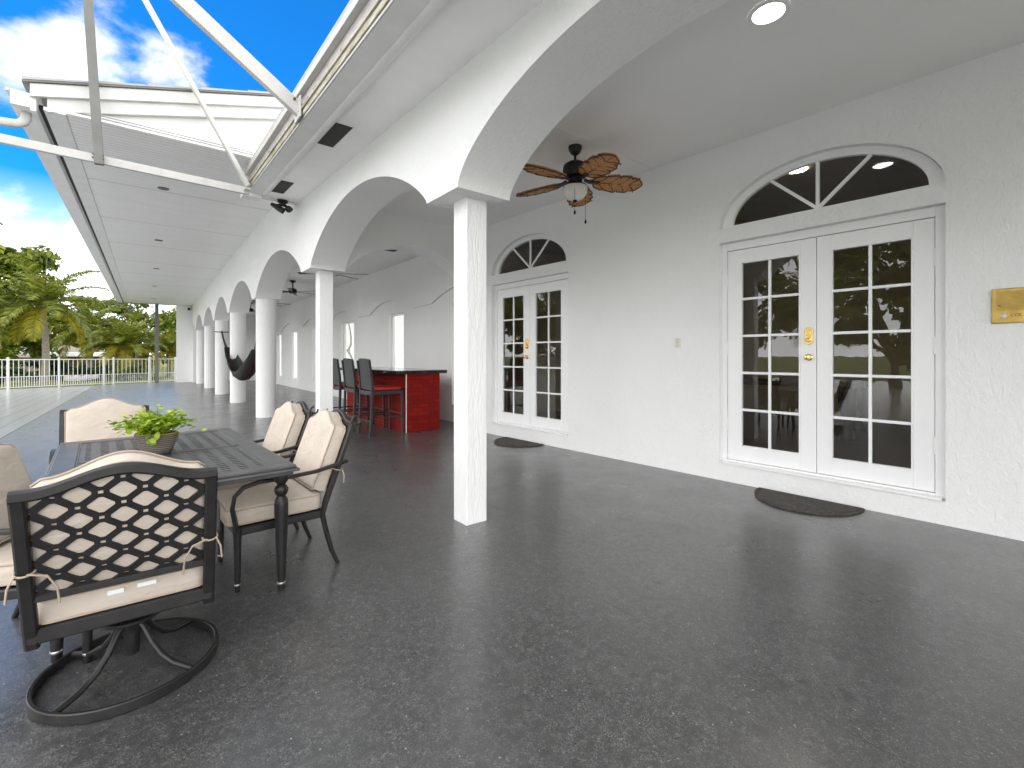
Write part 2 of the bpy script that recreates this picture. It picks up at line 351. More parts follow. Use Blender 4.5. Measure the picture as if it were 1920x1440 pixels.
# ------------------------------------------------------------------ mesh builder
class MB:
    def __init__(s): s.v = []; s.f = []; s.uv = None
    def add(s, vs, fs, Mx=None):
        o = len(s.v)
        s.v += [tuple(Mx @ Vector(p)) if Mx is not None else tuple(p) for p in vs]
        s.f += [tuple(i+o for i in f) for f in fs]; return s
    def quad(s, a, b, c, d): return s.add([a, b, c, d], [(0, 1, 2, 3)])
    def box(s, x0, x1, y0, y1, z0, z1, Mx=None):
        v = [(x, y, z) for x in (x0, x1) for y in (y0, y1) for z in (z0, z1)]
        return s.add(v, [(0, 1, 3, 2), (4, 6, 7, 5), (0, 4, 5, 1), (2, 3, 7, 6), (0, 2, 6, 4), (1, 5, 7, 3)], Mx)
    def bar(s, p, q, w, h, up=(0, 0, 1)):
        p, q = Vector(p), Vector(q); t = (q-p).normalized(); sd = t.cross(Vector(up)).normalized(); u = sd.cross(t)
        v = []
        for c in (p, q):
            for a, b in ((-1, -1), (1, -1), (1, 1), (-1, 1)): v.append(c+sd*a*w/2+u*b*h/2)
        return s.add(v, [(0, 3, 2, 1), (4, 5, 6, 7), (0, 1, 5, 4), (1, 2, 6, 5), (2, 3, 7, 6), (3, 0, 4, 7)])
    def sweep(s, path, prof, up=(0, 0, 1), closed=False, scale=None):
        P = [Vector(p) for p in path]; n = len(P); m = len(prof); vs = []; fs = []
        for i in range(n):
            if closed: t = P[(i+1) % n]-P[i-1]
            else: t = P[min(i+1, n-1)]-P[max(i-1, 0)]
            t.normalize(); sd = t.cross(Vector(up))
            if sd.length < 1e-4: sd = t.cross(Vector((0, 1, 0)))
            sd.normalize(); u = sd.cross(t)
            k = scale[i] if scale else 1
            for a, b in prof: vs.append(P[i]+sd*a*k+u*b*k)
        for i in range(n if closed else n-1):
            j = (i+1) % n
            for k in range(m):
                l = (k+1) % m; fs.append((i*m+k, i*m+l, j*m+l, j*m+k))
        if not closed:
            fs.append(tuple(range(m))[::-1]); fs.append(tuple((n-1)*m+k for k in range(m)))
        return s.add(vs, fs)
    def tube(s, path, r, n=8, closed=False, up=(.13, .21, .97)):
        if isinstance(r, (list, tuple)): sc, rr = r, 1
        else: sc, rr = None, r
        return s.sweep(path, [(rr*math.cos(2*PI*k/n), rr*math.sin(2*PI*k/n)) for k in range(n)], up, closed, sc)
    def strap(s, path, w, h, up=(0, 0, 1), closed=False):
        c = min(w, h)*.22
        return s.sweep(path, [(-w/2+c, -h/2), (w/2-c, -h/2), (w/2, -h/2+c), (w/2, h/2-c), (w/2-c, h/2), (-w/2+c, h/2), (-w/2, h/2-c), (-w/2, -h/2+c)], up, closed)
    def lathe(s, prof, n=24, c=(0, 0, 0), sx=1, sy=1, Mx=None, cap=True):
        vs = []; fs = []; m = len(prof)
        for r, z in prof:
            for k in range(n):
                a = 2*PI*k/n; vs.append((c[0]+r*sx*math.cos(a), c[1]+r*sy*math.sin(a), c[2]+z))
        for i in range(m-1):
            for k in range(n):
                l = (k+1) % n; fs.append((i*n+k, i*n+l, (i+1)*n+l, (i+1)*n+k))
        if cap:
            fs.append(tuple(range(n))[::-1]); fs.append(tuple((m-1)*n+k for k in range(n)))
        return s.add(vs, fs, Mx)
    def prism(s, poly, vec):
        n = len(poly); V = Vector(vec); a = [Vector(p) for p in poly]; b = [p+V for p in a]
        fs = [tuple(range(n))[::-1], tuple(range(n, 2*n))]+[(i, (i+1) % n, n+(i+1) % n, n+i) for i in range(n)]
        return s.add(a+b, fs)
    def cushion(s, outline, th, fn, bulge=.02, rad=.018, bot=None):
        """rounded pad: outline (a,b) lofted over thickness, fn(a,b,t)->3D"""
        n = len(outline); ca = sum(p[0] for p in outline)/n; cb = sum(p[1] for p in outline)/n
        ring = []
        def lay(k, t):
            ring.append([fn(ca+(a-ca)*k, cb+(b-cb)*k, t) for a, b in outline])
        sz = max(abs(p[0]-ca) for p in outline); e = rad/sz
        lay(.45, -bulge*.85); lay(.8, -bulge*.35); lay(1-e, 0); lay(1-e*.3, rad*.3); lay(1, rad); lay(1.006, th/2); lay(1, th-rad); lay(1-e*.3, th-rad*.3); lay(1-e, th); lay(.8, th+bulge*.35); lay(.45, th+bulge*.85)
        vs = [p for r in ring for p in r]; fs = []
        for i in range(len(ring)-1):
            for k in range(n):
                l = (k+1) % n; fs.append((i*n+k, i*n+l, (i+1)*n+l, (i+1)*n+k))
        c0 = len(vs); vs.append(fn(ca, cb, -bulge)); vs.append(fn(ca, cb, th+bulge))
        L = (len(ring)-1)*n
        for k in range(n):
            l = (k+1) % n; fs.append((c0, l, k)); fs.append((c0+1, L+k, L+l))
        return s.add(vs, fs)
    def build(s, name, mt, parent=None, bevel=0, smooth=None, seg=2, normals=True):
        me = bpy.data.meshes.new(name); me.from_pydata(s.v, [], s.f)
        if normals:
            bm = bmesh.new(); bm.from_mesh(me); bmesh.ops.recalc_face_normals(bm, faces=bm.faces); bm.to_mesh(me); bm.free()
        uvl = me.uv_layers.new(name='UVMap')
        for p in me.polygons:
            nx, ny, nz = (abs(c) for c in p.normal)
            for li in p.loop_indices:
                c = me.vertices[me.loops[li].vertex_index].co
                uvl.data[li].uv = (c.y, c.z) if nx >= ny and nx >= nz else ((c.x, c.z) if ny >= nz else (c.x, c.y))
        me.materials.append(mt)
        if smooth is not None:
            for p in me.polygons: p.use_smooth = True
            me.set_sharp_from_angle(angle=R(smooth))
        o = bpy.data.objects.new(name, me); col.objects.link(o)
        if bevel:
            b = o.modifiers.new('bevel', 'BEVEL'); b.width = bevel; b.segments = seg; b.limit_method = 'ANGLE'; b.angle_limit = R(40)
            b.harden_normals = False
        if parent is not None:
            o.parent = parent
            off = parent.get('_off')
            if off: o.location = Vector(off)
        return o

def thing(name, label, cat, loc=(0, 0, 0), rz=0, group=None):
    o = bpy.data.objects.new(name, None); col.objects.link(o); o.empty_display_size = .2
    o.location = loc; o.rotation_euler = (0, 0, rz)
    return tag(o, label, cat, group)
def tag(o, label, cat, group=None):
    o['label'] = label; o['category'] = cat
    if group: o['group'] = group
    return o
def structure(o): o['kind'] = 'structure'; return o
def copy_tree(o, parent=None):
    c = o.copy(); col.objects.link(c)
    if parent is not None: c.parent = parent
    for ch in list(o.children): copy_tree(ch, c)
    return c

# ------------------------------------------------------------------ dimensions
AX0, AX1 = 1.83, 2.33          # arcade front and back face
SPR, CEIL = 2.64, 3.667        # arch springing, ceiling
def wx(y): return 5.053-.054*y # door wall plane (slightly splayed)
PADS = [(2.96, 3.45), (6.98, 7.48), (11.27, 11.73), (15.40, 15.82), (19.20, 19.62), (23.25, 23.67), (27.40, 27.82)]
COLY = [3.20, 7.23, 11.50, 15.61, 19.41, 23.46, 27.61]

H0 = Vector((4.0, 10.0, 0))
house = thing('house', 'long white stucco house with arched arcade, covered porch and high beadboard eave', 'house', H0)
house['_off'] = tuple(-H0)

def seg_arch(y0, y1, z0, rise, n=36):
    h = (y1-y0)/2; Rr = (h*h+rise*rise)/(2*rise); c = (y0+y1)/2; zc = z0+rise-Rr
    a = math.asin(h/Rr)
    return [(c+Rr*math.sin(-a+2*a*k/n), zc+Rr*math.cos(-a+2*a*k/n)) for k in range(n+1)]

def soft_arch(y0, y1, z0, rise, k, n=48):
    h = (y1-y0)/2; Rr = (h*h+rise*rise)/(2*rise); c = (y0+y1)/2; out_ = []
    for i in range(n+1):
        t = -math.cos(PI*i/n); a = math.sqrt(max(0, Rr*Rr-(t*h)**2))+rise-Rr; b = rise*math.sqrt(max(0, 1-t*t))
        out_.append((c+t*h, z0+a*(1-k)+b*k))
    return out_
# arcade wall ---------------------------------------------------------------
mb = MB(); TOP = 4.15
arches = [(-3.6, -.45, .55), (.04, 2.96, .56)]
for a, b in zip(PADS[:-1], PADS[1:]): arches.append((a[1], b[0], .63))
arches.append((PADS[-1][1], 28.9, .3))
edges = [(-5.0, -3.6), (-.45, .04)]+PADS+[(28.9, 29.7)]
for y0, y1 in edges:
    zb = 0 if (y0 == 28.9 or y0 == -5.0) else SPR
    for X in (AX0, AX1): mb.quad((X, y0, zb), (X, y1, zb), (X, y1, TOP), (X, y0, TOP))
    mb.quad((AX0, y0, zb), (AX1, y0, zb), (AX1, y1, zb), (AX0, y1, zb))
    if zb == 0:
        for y in (y0, y1): mb.quad((AX0, y, 0), (AX1, y, 0), (AX1, y, SPR), (AX0, y, SPR))
for y0, y1, rise in arches:
    pts = soft_arch(y0, y1, SPR, rise, .6 if y0 < 1 else .25)
    for (ya, za), (yb, zb) in zip(pts, pts[1:]):
        for X in (AX0, AX1): mb.quad((X, ya, za), (X, yb, zb), (X, yb, TOP), (X, ya, TOP))
        mb.quad((AX0, ya, za), (AX1, ya, za), (AX1, yb, zb), (AX0, yb, zb))
mb.quad((AX0, -5, TOP), (AX1, -5, TOP), (AX1, 29.7, TOP), (AX0, 29.7, TOP))
o = mb.build('arcade_wall', M['stucco'], house); 
bm = bmesh.new(); bm.from_mesh(o.data); bmesh.ops.remove_doubles(bm, verts=bm.verts, dist=1e-4); bmesh.ops.recalc_face_normals(bm, faces=bm.faces); bm.to_mesh(o.data); bm.free()
for p in o.data.polygons: p.use_smooth = True
o.data.set_sharp_from_angle(angle=R(20))
# columns
for i, y in enumerate(COLY):
    m_ = MB()
    if i < 2:
        m_.box(2.0, 2.2, y-.1, y+.1, -.02, SPR+.01)
        c = m_.build('column', M['stucco_column'], house, bevel=.008); c['label'] = 'square white rough stucco column'
    else:
        m_.lathe([(.205, -.02), (.205, .5), (.205, 1.5), (.205, SPR+.01)], 40, (2.08, y, 0))
        c = m_.build('column', M['stucco_column'], house, smooth=40); c['label'] = 'round smooth white column'
m_ = MB().box(2.0, 2.2, -.30, -.10, -.02, SPR+.01); m_.build('column', M['stucco_column'], house, bevel=.008)

# door wall -----------------------------------------------------------------
REC = .10
DOORS = [(.709, 2.52), (4.715, 6.49)]
DZ0, DZ1, FZ0, FR = .19, 2.60, 2.755, .55
Y_END = 7.0
def arc_pts(y0, y1, z0, rise, n=28):
    c = (y0+y1)/2; h = (y1-y0)/2
    return [(c-h*math.cos(PI*k/n), z0+rise*math.sin(PI*k/n)) for k in range(n+1)]
mb = MB()
def wq(ya, yb, z0, z1, z0b=None, d=0):
    z0b = z0 if z0b is None else z0b
    mb.quad((wx(ya)+d, ya, z0), (wx(yb)+d, yb, z0b), (wx(yb)+d, yb, z1), (wx(ya)+d, ya, z1))
cur = -5.0
for y0, y1 in DOORS:
    wq(cur, y0, 0, CEIL); cur = y1
    wq(y0, y1, 0, DZ0); wq(y0, y1, DZ1, FZ0)
    ap = arc_pts(y0, y1, FZ0, FR)
    for (ya, za), (yb, zb) in zip(ap, ap[1:]):
        wq(ya, yb, za, CEIL, zb)
        mb.quad((wx(ya), ya, za), (wx(yb), yb, zb), (wx(yb)+REC, yb, zb), (wx(ya)+REC, ya, za))
    for z in (DZ0, DZ1, FZ0): mb.quad((wx(y0), y0, z), (wx(y1), y1, z), (wx(y1)+REC, y1, z), (wx(y0)+REC, y0, z))
    for y in (y0, y1): mb.quad((wx(y), y, DZ0), (wx(y)+REC, y, DZ0), (wx(y)+REC, y, DZ1), (wx(y), y, DZ1))
    # band behind the recess
    for (ya, yb, za, zb) in ((y0-.3, y1+.3, DZ1-.02, FZ0+.02), (y0-.3, y1+.3, -.02, DZ0+.03)): wq(ya, yb, za, zb, d=REC+.12)
wq(cur, Y_END, 0, CEIL)
o = mb.build('entry_wall', M['stucco'], house)
bm = bmesh.new(); bm.from_mesh(o.data); bmesh.ops.remove_doubles(bm, verts=bm.verts, dist=1e-4); bmesh.ops.recalc_face_normals(bm, faces=bm.faces); bm.to_mesh(o.data); bm.free()

# doors in local frame: u along +Y from centre, w into wall (+X)
def local(yc, extra=0):
    a = math.atan(.054)
    return Matrix.Translation((wx(yc)+extra, yc, 0)) @ Matrix.Rotation(a, 4, 'Z')
def dbox(m_, Mx, u0, u1, w0, w1, z0, z1): m_.box(w0, w1, u0, u1, z0, z1, Mx)
for di, (y0, y1) in enumerate(DOORS):
    yc = (y0+y1)/2; Mx = local(yc); hw = (y1-y0)/2
    fr = MB()
    jl, jr = (.05, .07)
    dbox(fr, Mx, -hw, -hw+.068, .075, .16, DZ0+.001, DZ1-.001); dbox(fr, Mx, hw-.05, hw, .075, .16, DZ0+.001, DZ1-.001)
    dbox(fr, Mx, -hw+.068, hw-.05, .075, .16, 2.515, DZ1-.001)
    dbox(fr, Mx, -hw+.02, hw-.02, -.02, .0745, DZ0+.002, DZ0+.022)
    dbox(fr, Mx, -hw+.068, hw-.05, .075, .16, DZ0+.001, .228)
    fo = fr.build('door_frame', M['paint'], house, bevel=.004)
    L, Rr = hw-.054, -hw+.072; mid = (L+Rr)/2
    for side in (0, 1):
        a, b = (mid+.0025, L) if side == 0 else (Rr, mid-.0025)
        ga, gb = a+.135, b-(.135 if side == 0 else .115); ga += (.0 if side == 0 else -.0)
        z0, z1, gz0, gz1 = .232, 2.511, .385, 2.375
        lf = MB()
        dbox(lf, Mx, a, ga, .09, .135, z0, z1); dbox(lf, Mx, gb, b, .09, .135, z0, z1)
        dbox(lf, Mx, ga, gb, .09, .135, z0, gz0); dbox(lf, Mx, ga, gb, .09, .135, gz1, z1)
        lo = lf.build('french_door', M['paint'], house, bevel=.003)
        lo['label'] = ('left leaf of the white French door, with brass lock and knob' if side == 0 else 'right plain leaf of the white French door')
        mu = MB(); gm = (ga+gb)/2
        dbox(mu, Mx, gm-.013, gm+.013, .097, .13, gz0, gz1)
        for k in range(1, 5):
            z = gz0+(gz1-gz0)*k/5
            dbox(mu, Mx, ga, gm-.013, .0975, .1295, z-.013, z+.013); dbox(mu, Mx, gm+.013, gb, .0975, .1295, z-.013, z+.013)
        mu.build('muntin_grid', M['paint'], lo, bevel=.004)
        bd = MB()   # glazing bead round the glass
        for (p0, p1, q0, q1) in ((ga, ga+.014, gz0, gz1), (gb-.014, gb, gz0, gz1), (ga+.014, gb-.014, gz0, gz0+.014), (ga+.014, gb-.014, gz1-.014, gz1)):
            dbox(bd, Mx, p0, p1, .084, .131, q0, q1)
        bd.build('glazing_bead', M['paint'], lo, bevel=.004)
        gl = MB(); dbox(gl, Mx, ga-.005, gb+.005, .112, .116, gz0-.005, gz1+.005)
        gl = MB().add([(.113, ga-.004, gz0-.004), (.113, gb+.004, gz0-.004), (.113, gb+.004, gz1+.004), (.113, ga-.004, gz1+.004)], [(3, 2, 1, 0)], Mx)
        gl.build('glass', M['glass'], lo, normals=False)
        hy = b+.002 if side == 0 else a-.002
        for hz in (.62, 1.45, 2.18):
            hg = MB(); dbox(hg, Mx, hy-.012, hy+.012, .082, .0895, hz-.07, hz+.07)
            hg.lathe([(.007, hz-.072), (.007, hz+.072)], 8, (.08, hy, 0), Mx=Mx)
            hg.build('hinge', M['paint'], lo, smooth=30)
        if side == 0:
            ky = a+.062
            rot = Mx @ Matrix.Translation((.09, ky, 1.35)) @ Matrix.Rotation(R(-90), 4, 'Y')
            kn = MB().lathe([(.034, 0), (.034, .004), (.028, .010), (.013, .013), (.012, .028), (.02, .034), (.028, .044), (.029, .054), (.024, .064), (.010, .069), (.001, .070)], 28, Mx=rot)
            kn.build('door_knob', M['brass'], lo, smooth=35)
            db = MB(); pl = [(.034*math.sin(t), .052+.034*math.cos(t)) for t in [PI/2*k/8 for k in range(-8, 9)]]
            pl += [(.034*math.sin(t), -.052+.034*math.cos(t)) for t in [PI/2+PI*k/16 for k in range(17)]]
            db.prism([tuple(Mx @ Vector((.0899, ky+p, 1.56+q))) for p, q in pl], Mx.to_3x3() @ Vector((-.014, 0, 0)))
            db.lathe([(.024, 0), (.024, .022), (.019, .028), (.001, .029)], 24, Mx=Mx @ Matrix.Translation((.075, ky, 1.52)) @ Matrix.Rotation(R(-90), 4, 'Y'))
            for k in range(3): db.box(.070, .0755, ky-.018+k*.014, ky-.010+k*.014, 1.56, 1.61, Mx)
            db.build('deadbolt', M['brass'], lo, smooth=35, bevel=.002)
    # fanlight
    fb = MB(); n = 28
    outer = [(-hw*math.cos(PI*k/n), FZ0+FR*math.sin(PI*k/n)) for k in range(n+1)]
    ih, ir, iz = hw-.105, FR-.10, FZ0+.03
    inner = [(-ih*math.cos(PI*k/n), iz+ir*math.sin(PI*k/n)) for k in range(n+1)]
    def ringq(A, B, w):
        for (a1, b1), (a2, b2), (c1, d1), (c2, d2) in zip(A, A[1:], B, B[1:]):
            fb.add([(w, a1, b1), (w, a2, b2), (w, c2, d2), (w, c1, d1)], [(0, 1, 2, 3)], Mx)
    ringq(outer, inner, .072)
    for (c1, d1), (c2, d2) in zip(inner, inner[1:]): fb.add([(.072, c1, d1), (.072, c2, d2), (.13, c2, d2), (.13, c1, d1)], [(0, 1, 2, 3)], Mx)
    fb.add([(.072, -hw, FZ0), (.072, hw, FZ0), (.072, ih, iz), (.072, -ih, iz)], [(0, 1, 2, 3)], Mx)
    fb.add([(.072, -ih, iz), (.072, ih, iz), (.13, ih, iz), (.13, -ih, iz)], [(0, 1, 2, 3)], Mx)
    for ang in (43, 90, 137):
        c, s_ = math.cos(R(ang)), math.sin(R(ang))
        k = 1/math.sqrt((c/ih)**2+(s_/ir)**2)
        p, q = Mx @ Vector((.095, 0, iz)), Mx @ Vector((.095, c*k, iz+s_*k))
        fb.bar(p, q, .03, .022, up=(1, .05, 0))
    fo = fb.build('fanlight', M['paint'], house)
    gp = [(.112, a, b) for a, b in inner]+[]
    MB().add([(.112, a, b) for a, b in inner], [tuple(range(len(inner)))], Mx).build('glass', M['glass'], fo, normals=False)

# porch ceiling, cross arch, back wall -------------------------------------
mb = MB()
mb.quad((AX1-.2, -5, CEIL), (5.6, -5, CEIL), (5.6, 29.7, CEIL), (AX1-.2, 29.7, CEIL))
mb.build('porch_ceiling', M['ceiling'], house)
MB().box(AX1+.001, wx(3.3)-.001, 3.318, 3.326, CEIL-.004, CEIL-.0005).build('ceiling_joint', M['soffit'], house)
CA0, CA1 = 7.02, 7.46
mb = MB(); XW = 4.94; cx0, cx1 = AX1, 4.66
for Y in (CA0, CA1):
    pts = seg_arch(cx0, cx1, SPR, .57)
    for (xa, za), (xb, zb) in zip(pts, pts[1:]): mb.quad((xa, Y, za), (xb, Y, zb), (xb, Y, CEIL-.001), (xa, Y, CEIL-.001))
    mb.quad((cx1, Y, 0), (XW+.2, Y, 0), (XW+.2, Y, CEIL-.001), (cx1, Y, CEIL-.001))
for (xa, za), (xb, zb) in zip(pts, pts[1:]): mb.quad((xa, CA0, za), (xb, CA0, zb), (xb, CA1, zb), (xa, CA1, za))
mb.quad((cx1, CA0, 0), (cx1, CA1, 0), (cx1, CA1, SPR), (cx1, CA0, SPR))
o = mb.build('cross_arch', M['stucco'], house)
bm = bmesh.new(); bm.from_mesh(o.data); bmesh.ops.remove_doubles(bm, verts=bm.verts, dist=1e-4); bmesh.ops.recalc_face_normals(bm, faces=bm.faces); bm.to_mesh(o.data); bm.free()
for p in o.data.polygons: p.use_smooth = True
o.data.set_sharp_from_angle(angle=R(20))

# back wall with scalloped relief and tall windows
WIN = [(7.42, 8.22), (10.50, 11.36), (13.98, 15.12), (17.4, 18.5), (20.8, 21.98), (23.74, 24.7)]
WZ0, WZ1 = .37, 2.45
mb = MB(); cur = CA1-.01
for y0, y1 in WIN:
    mb.quad((XW, cur, 0), (XW, y0, 0), (XW, y0, CEIL), (XW, cur, CEIL)); cur = y1
    mb.quad((XW, y0, 0), (XW, y1, 0), (XW, y1, WZ0), (XW, y0, WZ0)); mb.quad((XW, y0, WZ1), (XW, y1, WZ1), (XW, y1, CEIL), (XW, y0, CEIL))
    for z in (WZ0, WZ1): mb.quad((XW, y0, z), (XW, y1, z), (XW+.16, y1, z), (XW+.16, y0, z))
    for y in (y0, y1): mb.quad((XW, y, WZ0), (XW+.16, y, WZ0), (XW+.16, y, WZ1), (XW, y, WZ1))
mb.quad((XW, cur, 0), (XW, 29.7, 0), (XW, 29.7, CEIL), (XW, cur, CEIL))
mb.build('back_wall', M['stucco'], house)
mb = MB(); t = .05; y = 6.32; prof = []
while y < 29:
    for (a, b) in seg_arch(y, y+2.7, 2.52, .285, 22): prof.append((a, b))
    y += 3.62
prof = [p for p in prof if p[0] > CA1+.001]; prof.insert(0, (CA1+.0005, prof[0][1]-.002)); prof.append((29.68, 2.52))
for (ya, za), (yb, zb) in zip(prof, prof[1:]):
    mb.quad((XW-t, ya, za), (XW-t, yb, zb), (XW-t, yb, CEIL-.002), (XW-t, ya, CEIL-.002))
    mb.quad((XW-t, ya, za), (XW-t, yb, zb), (XW-.001, yb, zb), (XW-.001, ya, za))
mb.build('scalloped_wall_band', M['stucco'], house, smooth=25)
for i, (y0, y1) in enumerate(WIN):
    f = MB()
    for (a, b, c, d) in ((y0, y0+.05, WZ0, WZ1), (y1-.05, y1, WZ0, WZ1), (y0+.05, y1-.05, WZ0, WZ0+.05), (y0+.05, y1-.05, WZ1-.05, WZ1)): f.box(XW+.07, XW+.13, a, b, c, d)
    fo = f.build('window', M['paint'], house, bevel=.004)
    # drawn curtain with soft folds behind the frame
    c = MB(); ny = 40; x0 = XW+.14
    ring = []
    for k in range(ny+1):
        yy = y0+.04+(y1-y0-.08)*k/ny; ring.append((x0+.006*math.sin(k*1.9)+.004*math.sin(k*.7), yy))
    for (xa, ya), (xb, yb) in zip(ring, ring[1:]): c.quad((xa, ya, WZ0+.04), (xb, yb, WZ0+.04), (xb, yb, WZ1-.04), (xa, ya, WZ1-.04))
    c.build('curtain', M['curtain'], fo, smooth=60)
    if i == 2:   # a curtain gathered and tied
        tm = MB()
        tm.tube([(XW+.10, 14.75, 2.4), (XW+.09, 14.6, 2.2), (XW+.08, 14.48, 1.95), (XW+.08, 14.50, 1.72), (XW+.07, 14.66, 1.58)], [.02, .025, .03, .03, .03], 8)
        tm.lathe([(.02, -.05), (.05, -.03), (.055, .03), (.02, .05)], 10, (XW+.07, 14.70, 1.55))
        tm.tube([(XW+.07, 14.70, 1.52), (XW+.09, 14.5, 1.35), (XW+.10, 14.32, 1.15), (XW+.11, 14.2, .95)], [.035, .03, .025, .02], 8)
        tm.build('curtain_tie', simple('grey_cloth_tie', (.55, .54, .52), .8), fo, smooth=60)
# arcade end wall facing down the porch, far wing stub wall
MB().box(1.16, 1.83, 29.5, 29.75, 0, 4.02).build('end_wall', M['stucco'], house)
MB().box(2.331, XW+.3, 29.5, 29.7, 0, CEIL-.002).build('porch_end_wall', M['stucco'], house)

# near roof: sloped eave soffit, beam, gutter, fascia -----------------------
def sof(y): return 3.37+.0475*y
def fb_(y): return 3.315+.055*y
YA, YB = -5.0, 7.72
mb = MB(); mb.add([(1.36, YA, sof(YA)), (1.83, YA, sof(YA)), (1.83, YB, sof(YB)), (1.36, YB, sof(YB)),
        (1.36, YA, sof(YA)+.05), (1.83, YA, sof(YA)+.05), (1.83, YB, sof(YB)+.05), (1.36, YB, sof(YB)+.05)],
        [(0, 1, 2, 3), (4, 5, 6, 7), (0, 1, 5, 4), (2, 3, 7, 6), (0, 3, 7, 4), (1, 2, 6, 5)]).build('eave_soffit', M['soffit'], house)
def strip(name, xa, xb, za, zb, mt, y0=YA, y1=YB, f=fb_, bevel=.004):
    v = []
    for y in (y0, y1):
        v += [(xa, y, f(y)+za), (xb, y, f(y)+za), (xb, y, f(y)+zb), (xa, y, f(y)+zb)]
    return MB().add(v, [(0, 1, 2, 3), (4, 5, 6, 7), (0, 1, 5, 4), (1, 2, 6, 5), (2, 3, 7, 6), (3, 0, 4, 7)]).build(name, mt, house, bevel=bevel)
strip('gutter_beam', 1.14, 1.30, 0, .10, M['trim'])
strip('gutter_lip', 1.128, 1.14, .0, .022, M['alu'])
strip('gutter_face', 1.118, 1.139, .024, .075, M['gutter_face'])
strip('gutter_ledge', 1.105, 1.14, .077, .10, M['gutter_face'], bevel=.003)
strip('gutter_back', 1.165, 1.20, .102, .282, M['gutter_back'])
strip('roof_edge', 1.115, 1.175, .284, .345, M['alu'])
# ragged dark leaf debris lying along the ledge
db = MB(); y = YA
while y < YB-.05:
    L = rnd.uniform(.03, .10); h = rnd.uniform(.050, .075)+(.06 if rnd.random() < .30 else 0)*rnd.random()
    f0 = fb_(y)+.1015
    db.add([(1.135, y, f0), (1.164, y, f0), (1.164, y+L, f0), (1.135, y+L, f0), (1.160, y+L*.2, f0+h), (1.160, y+L*.75, f0+h*rnd.uniform(.6, 1.1))],
           [(0, 1, 2, 3), (0, 1, 4), (2, 3, 5), (0, 4, 5, 3), (1, 2, 5, 4)])
    y += L*rnd.uniform(.55, 1.0)
db.build('gutter_debris', M['debris'], house)
# rounded crown trim between beam and soffit
tr = []
for y in (YA, YB): tr.append((1.338, y, fb_(y)+.022))
MB().sweep(tr, [(.044*math.cos(2*PI*k/14), .040*math.sin(2*PI*k/14)) for k in range(14)]).build('crown_trim', M['trim'], house, smooth=60)
# near roof sheet over the porch and closing end board
mb = MB()
v = []
for y in (YA, YB): v += [(1.12, y, fb_(y)+.34), (6.2, y, fb_(y)+1.75), (6.2, y, fb_(y)+1.85), (1.12, y, fb_(y)+.39)]
mb.add(v, [(0, 1, 2, 3), (4, 5, 6, 7), (0, 1, 5, 4), (1, 2, 6, 5), (2, 3, 7, 6), (3, 0, 4, 7)])
mb.build('porch_roof', M['shingle'], house)
MB().box(1.145, 1.82, YB+.001, YB+.03, fb_(YB)-.01, 4.19).build('eave_end_board', M['trim'], house, bevel=.003)
MB().box(1.06, 1.30, YB-.22, YB+.0005, fb_(YB)-.07, fb_(YB)-.012).build('beam_end_box', M['trim'], house, bevel=.004)
mbp = MB(); mbp.tube([(1.42, YB-.10, sof(YB)-.022), (1.76, YB-.10, sof(YB)-.022)], .014, 8); mbp.tube([(1.76, YB-.10, sof(YB)-.022), (1.79, YB-.06, sof(YB)-.03), (1.80, YB+.05, sof(YB)-.05)], .014, 8)
mbp.build('conduit', M['trim'], house, smooth=50)

# far wing: beadboard eave, gutter, gable end --------------------------------
def fz(y): return 4.17-.0065*(y-7.36)
FY0, FY1, FX0 = 7.38, 29.6, -.745
mb = MB(); v = []
for y in (FY0, FY1): v += [(FX0, y, fz(y)), (AX0, y, fz(y)), (AX0, y, fz(y)+.04), (FX0, y, fz(y)+.04)]
mb.add(v, [(0, 1, 2, 3), (4, 5, 6, 7), (0, 1, 5, 4), (1, 2, 6, 5), (2, 3, 7, 6), (3, 0, 4, 7)])
mb.build('wing_soffit', M['beadboard'], house)
def fstrip(name, xa, xb, za, zb, mt, y0=FY0, y1=FY1, bevel=.004):
    return strip(name, xa, xb, za, zb, mt, y0, y1, fz, bevel)
fstrip('soffit_edge_trim', -.93, FX0-.001, -.012, .03, M['trim'])
fstrip('fascia_gap', -.985, -.932, .05, .09, M['black'], y0=FY0+.14, bevel=0)
fstrip('wing_fascia', -1.035, -.987, -.05, .22, M['trim'])
fstrip('wing_gutter', -1.19, -1.037, -.02, .14, M['trim'])
fstrip('gutter_edge', -1.225, -1.192, .11, .15, M['alu'])
MB().box(-1.0, AX0-.001, FY1+.001, FY1+.05, fz(FY1)-.02, fz(FY1)+.12).build('soffit_end_trim', M['alu_grey'], house, bevel=.004)
# gable wall + rake boards (rise to the right)
s = .29; GX1 = 6.5
def rz_(x, b): return b+s*(x+.947)
mb = MB(); mb.add([(-.74, FY0+.05, fz(FY0)+.002), (GX1, FY0+.05, fz(FY0)+.002), (GX1, FY0+.05, rz_(GX1, 4.16)), (-.74, FY0+.05, rz_(-.74, 4.16))], [(0, 1, 2, 3)])
mb.build('gable_wall', M['wing_stucco'], house)
def rake(name, b0, b1, y0, y1, xa, mt):
    v = []
    for x in (xa, GX1):
        v += [(x, y0, rz_(x, b0)), (x, y1, rz_(x, b0)), (x, y1, rz_(x, b1)), (x, y0, rz_(x, b1))]
    return MB().add(v, [(0, 1, 2, 3), (4, 5, 6, 7), (0, 1, 5, 4), (1, 2, 6, 5), (2, 3, 7, 6), (3, 0, 4, 7)]).build(name, mt, house, bevel=.003)
rake('rake_frieze', 4.13, 4.29, FY0-.005, FY0+.049, -.90, M['wing_trim'])
rake('rake_fascia', 4.285, 4.43, FY0-.05, FY0-.006, -1.03, M['wing_trim'])
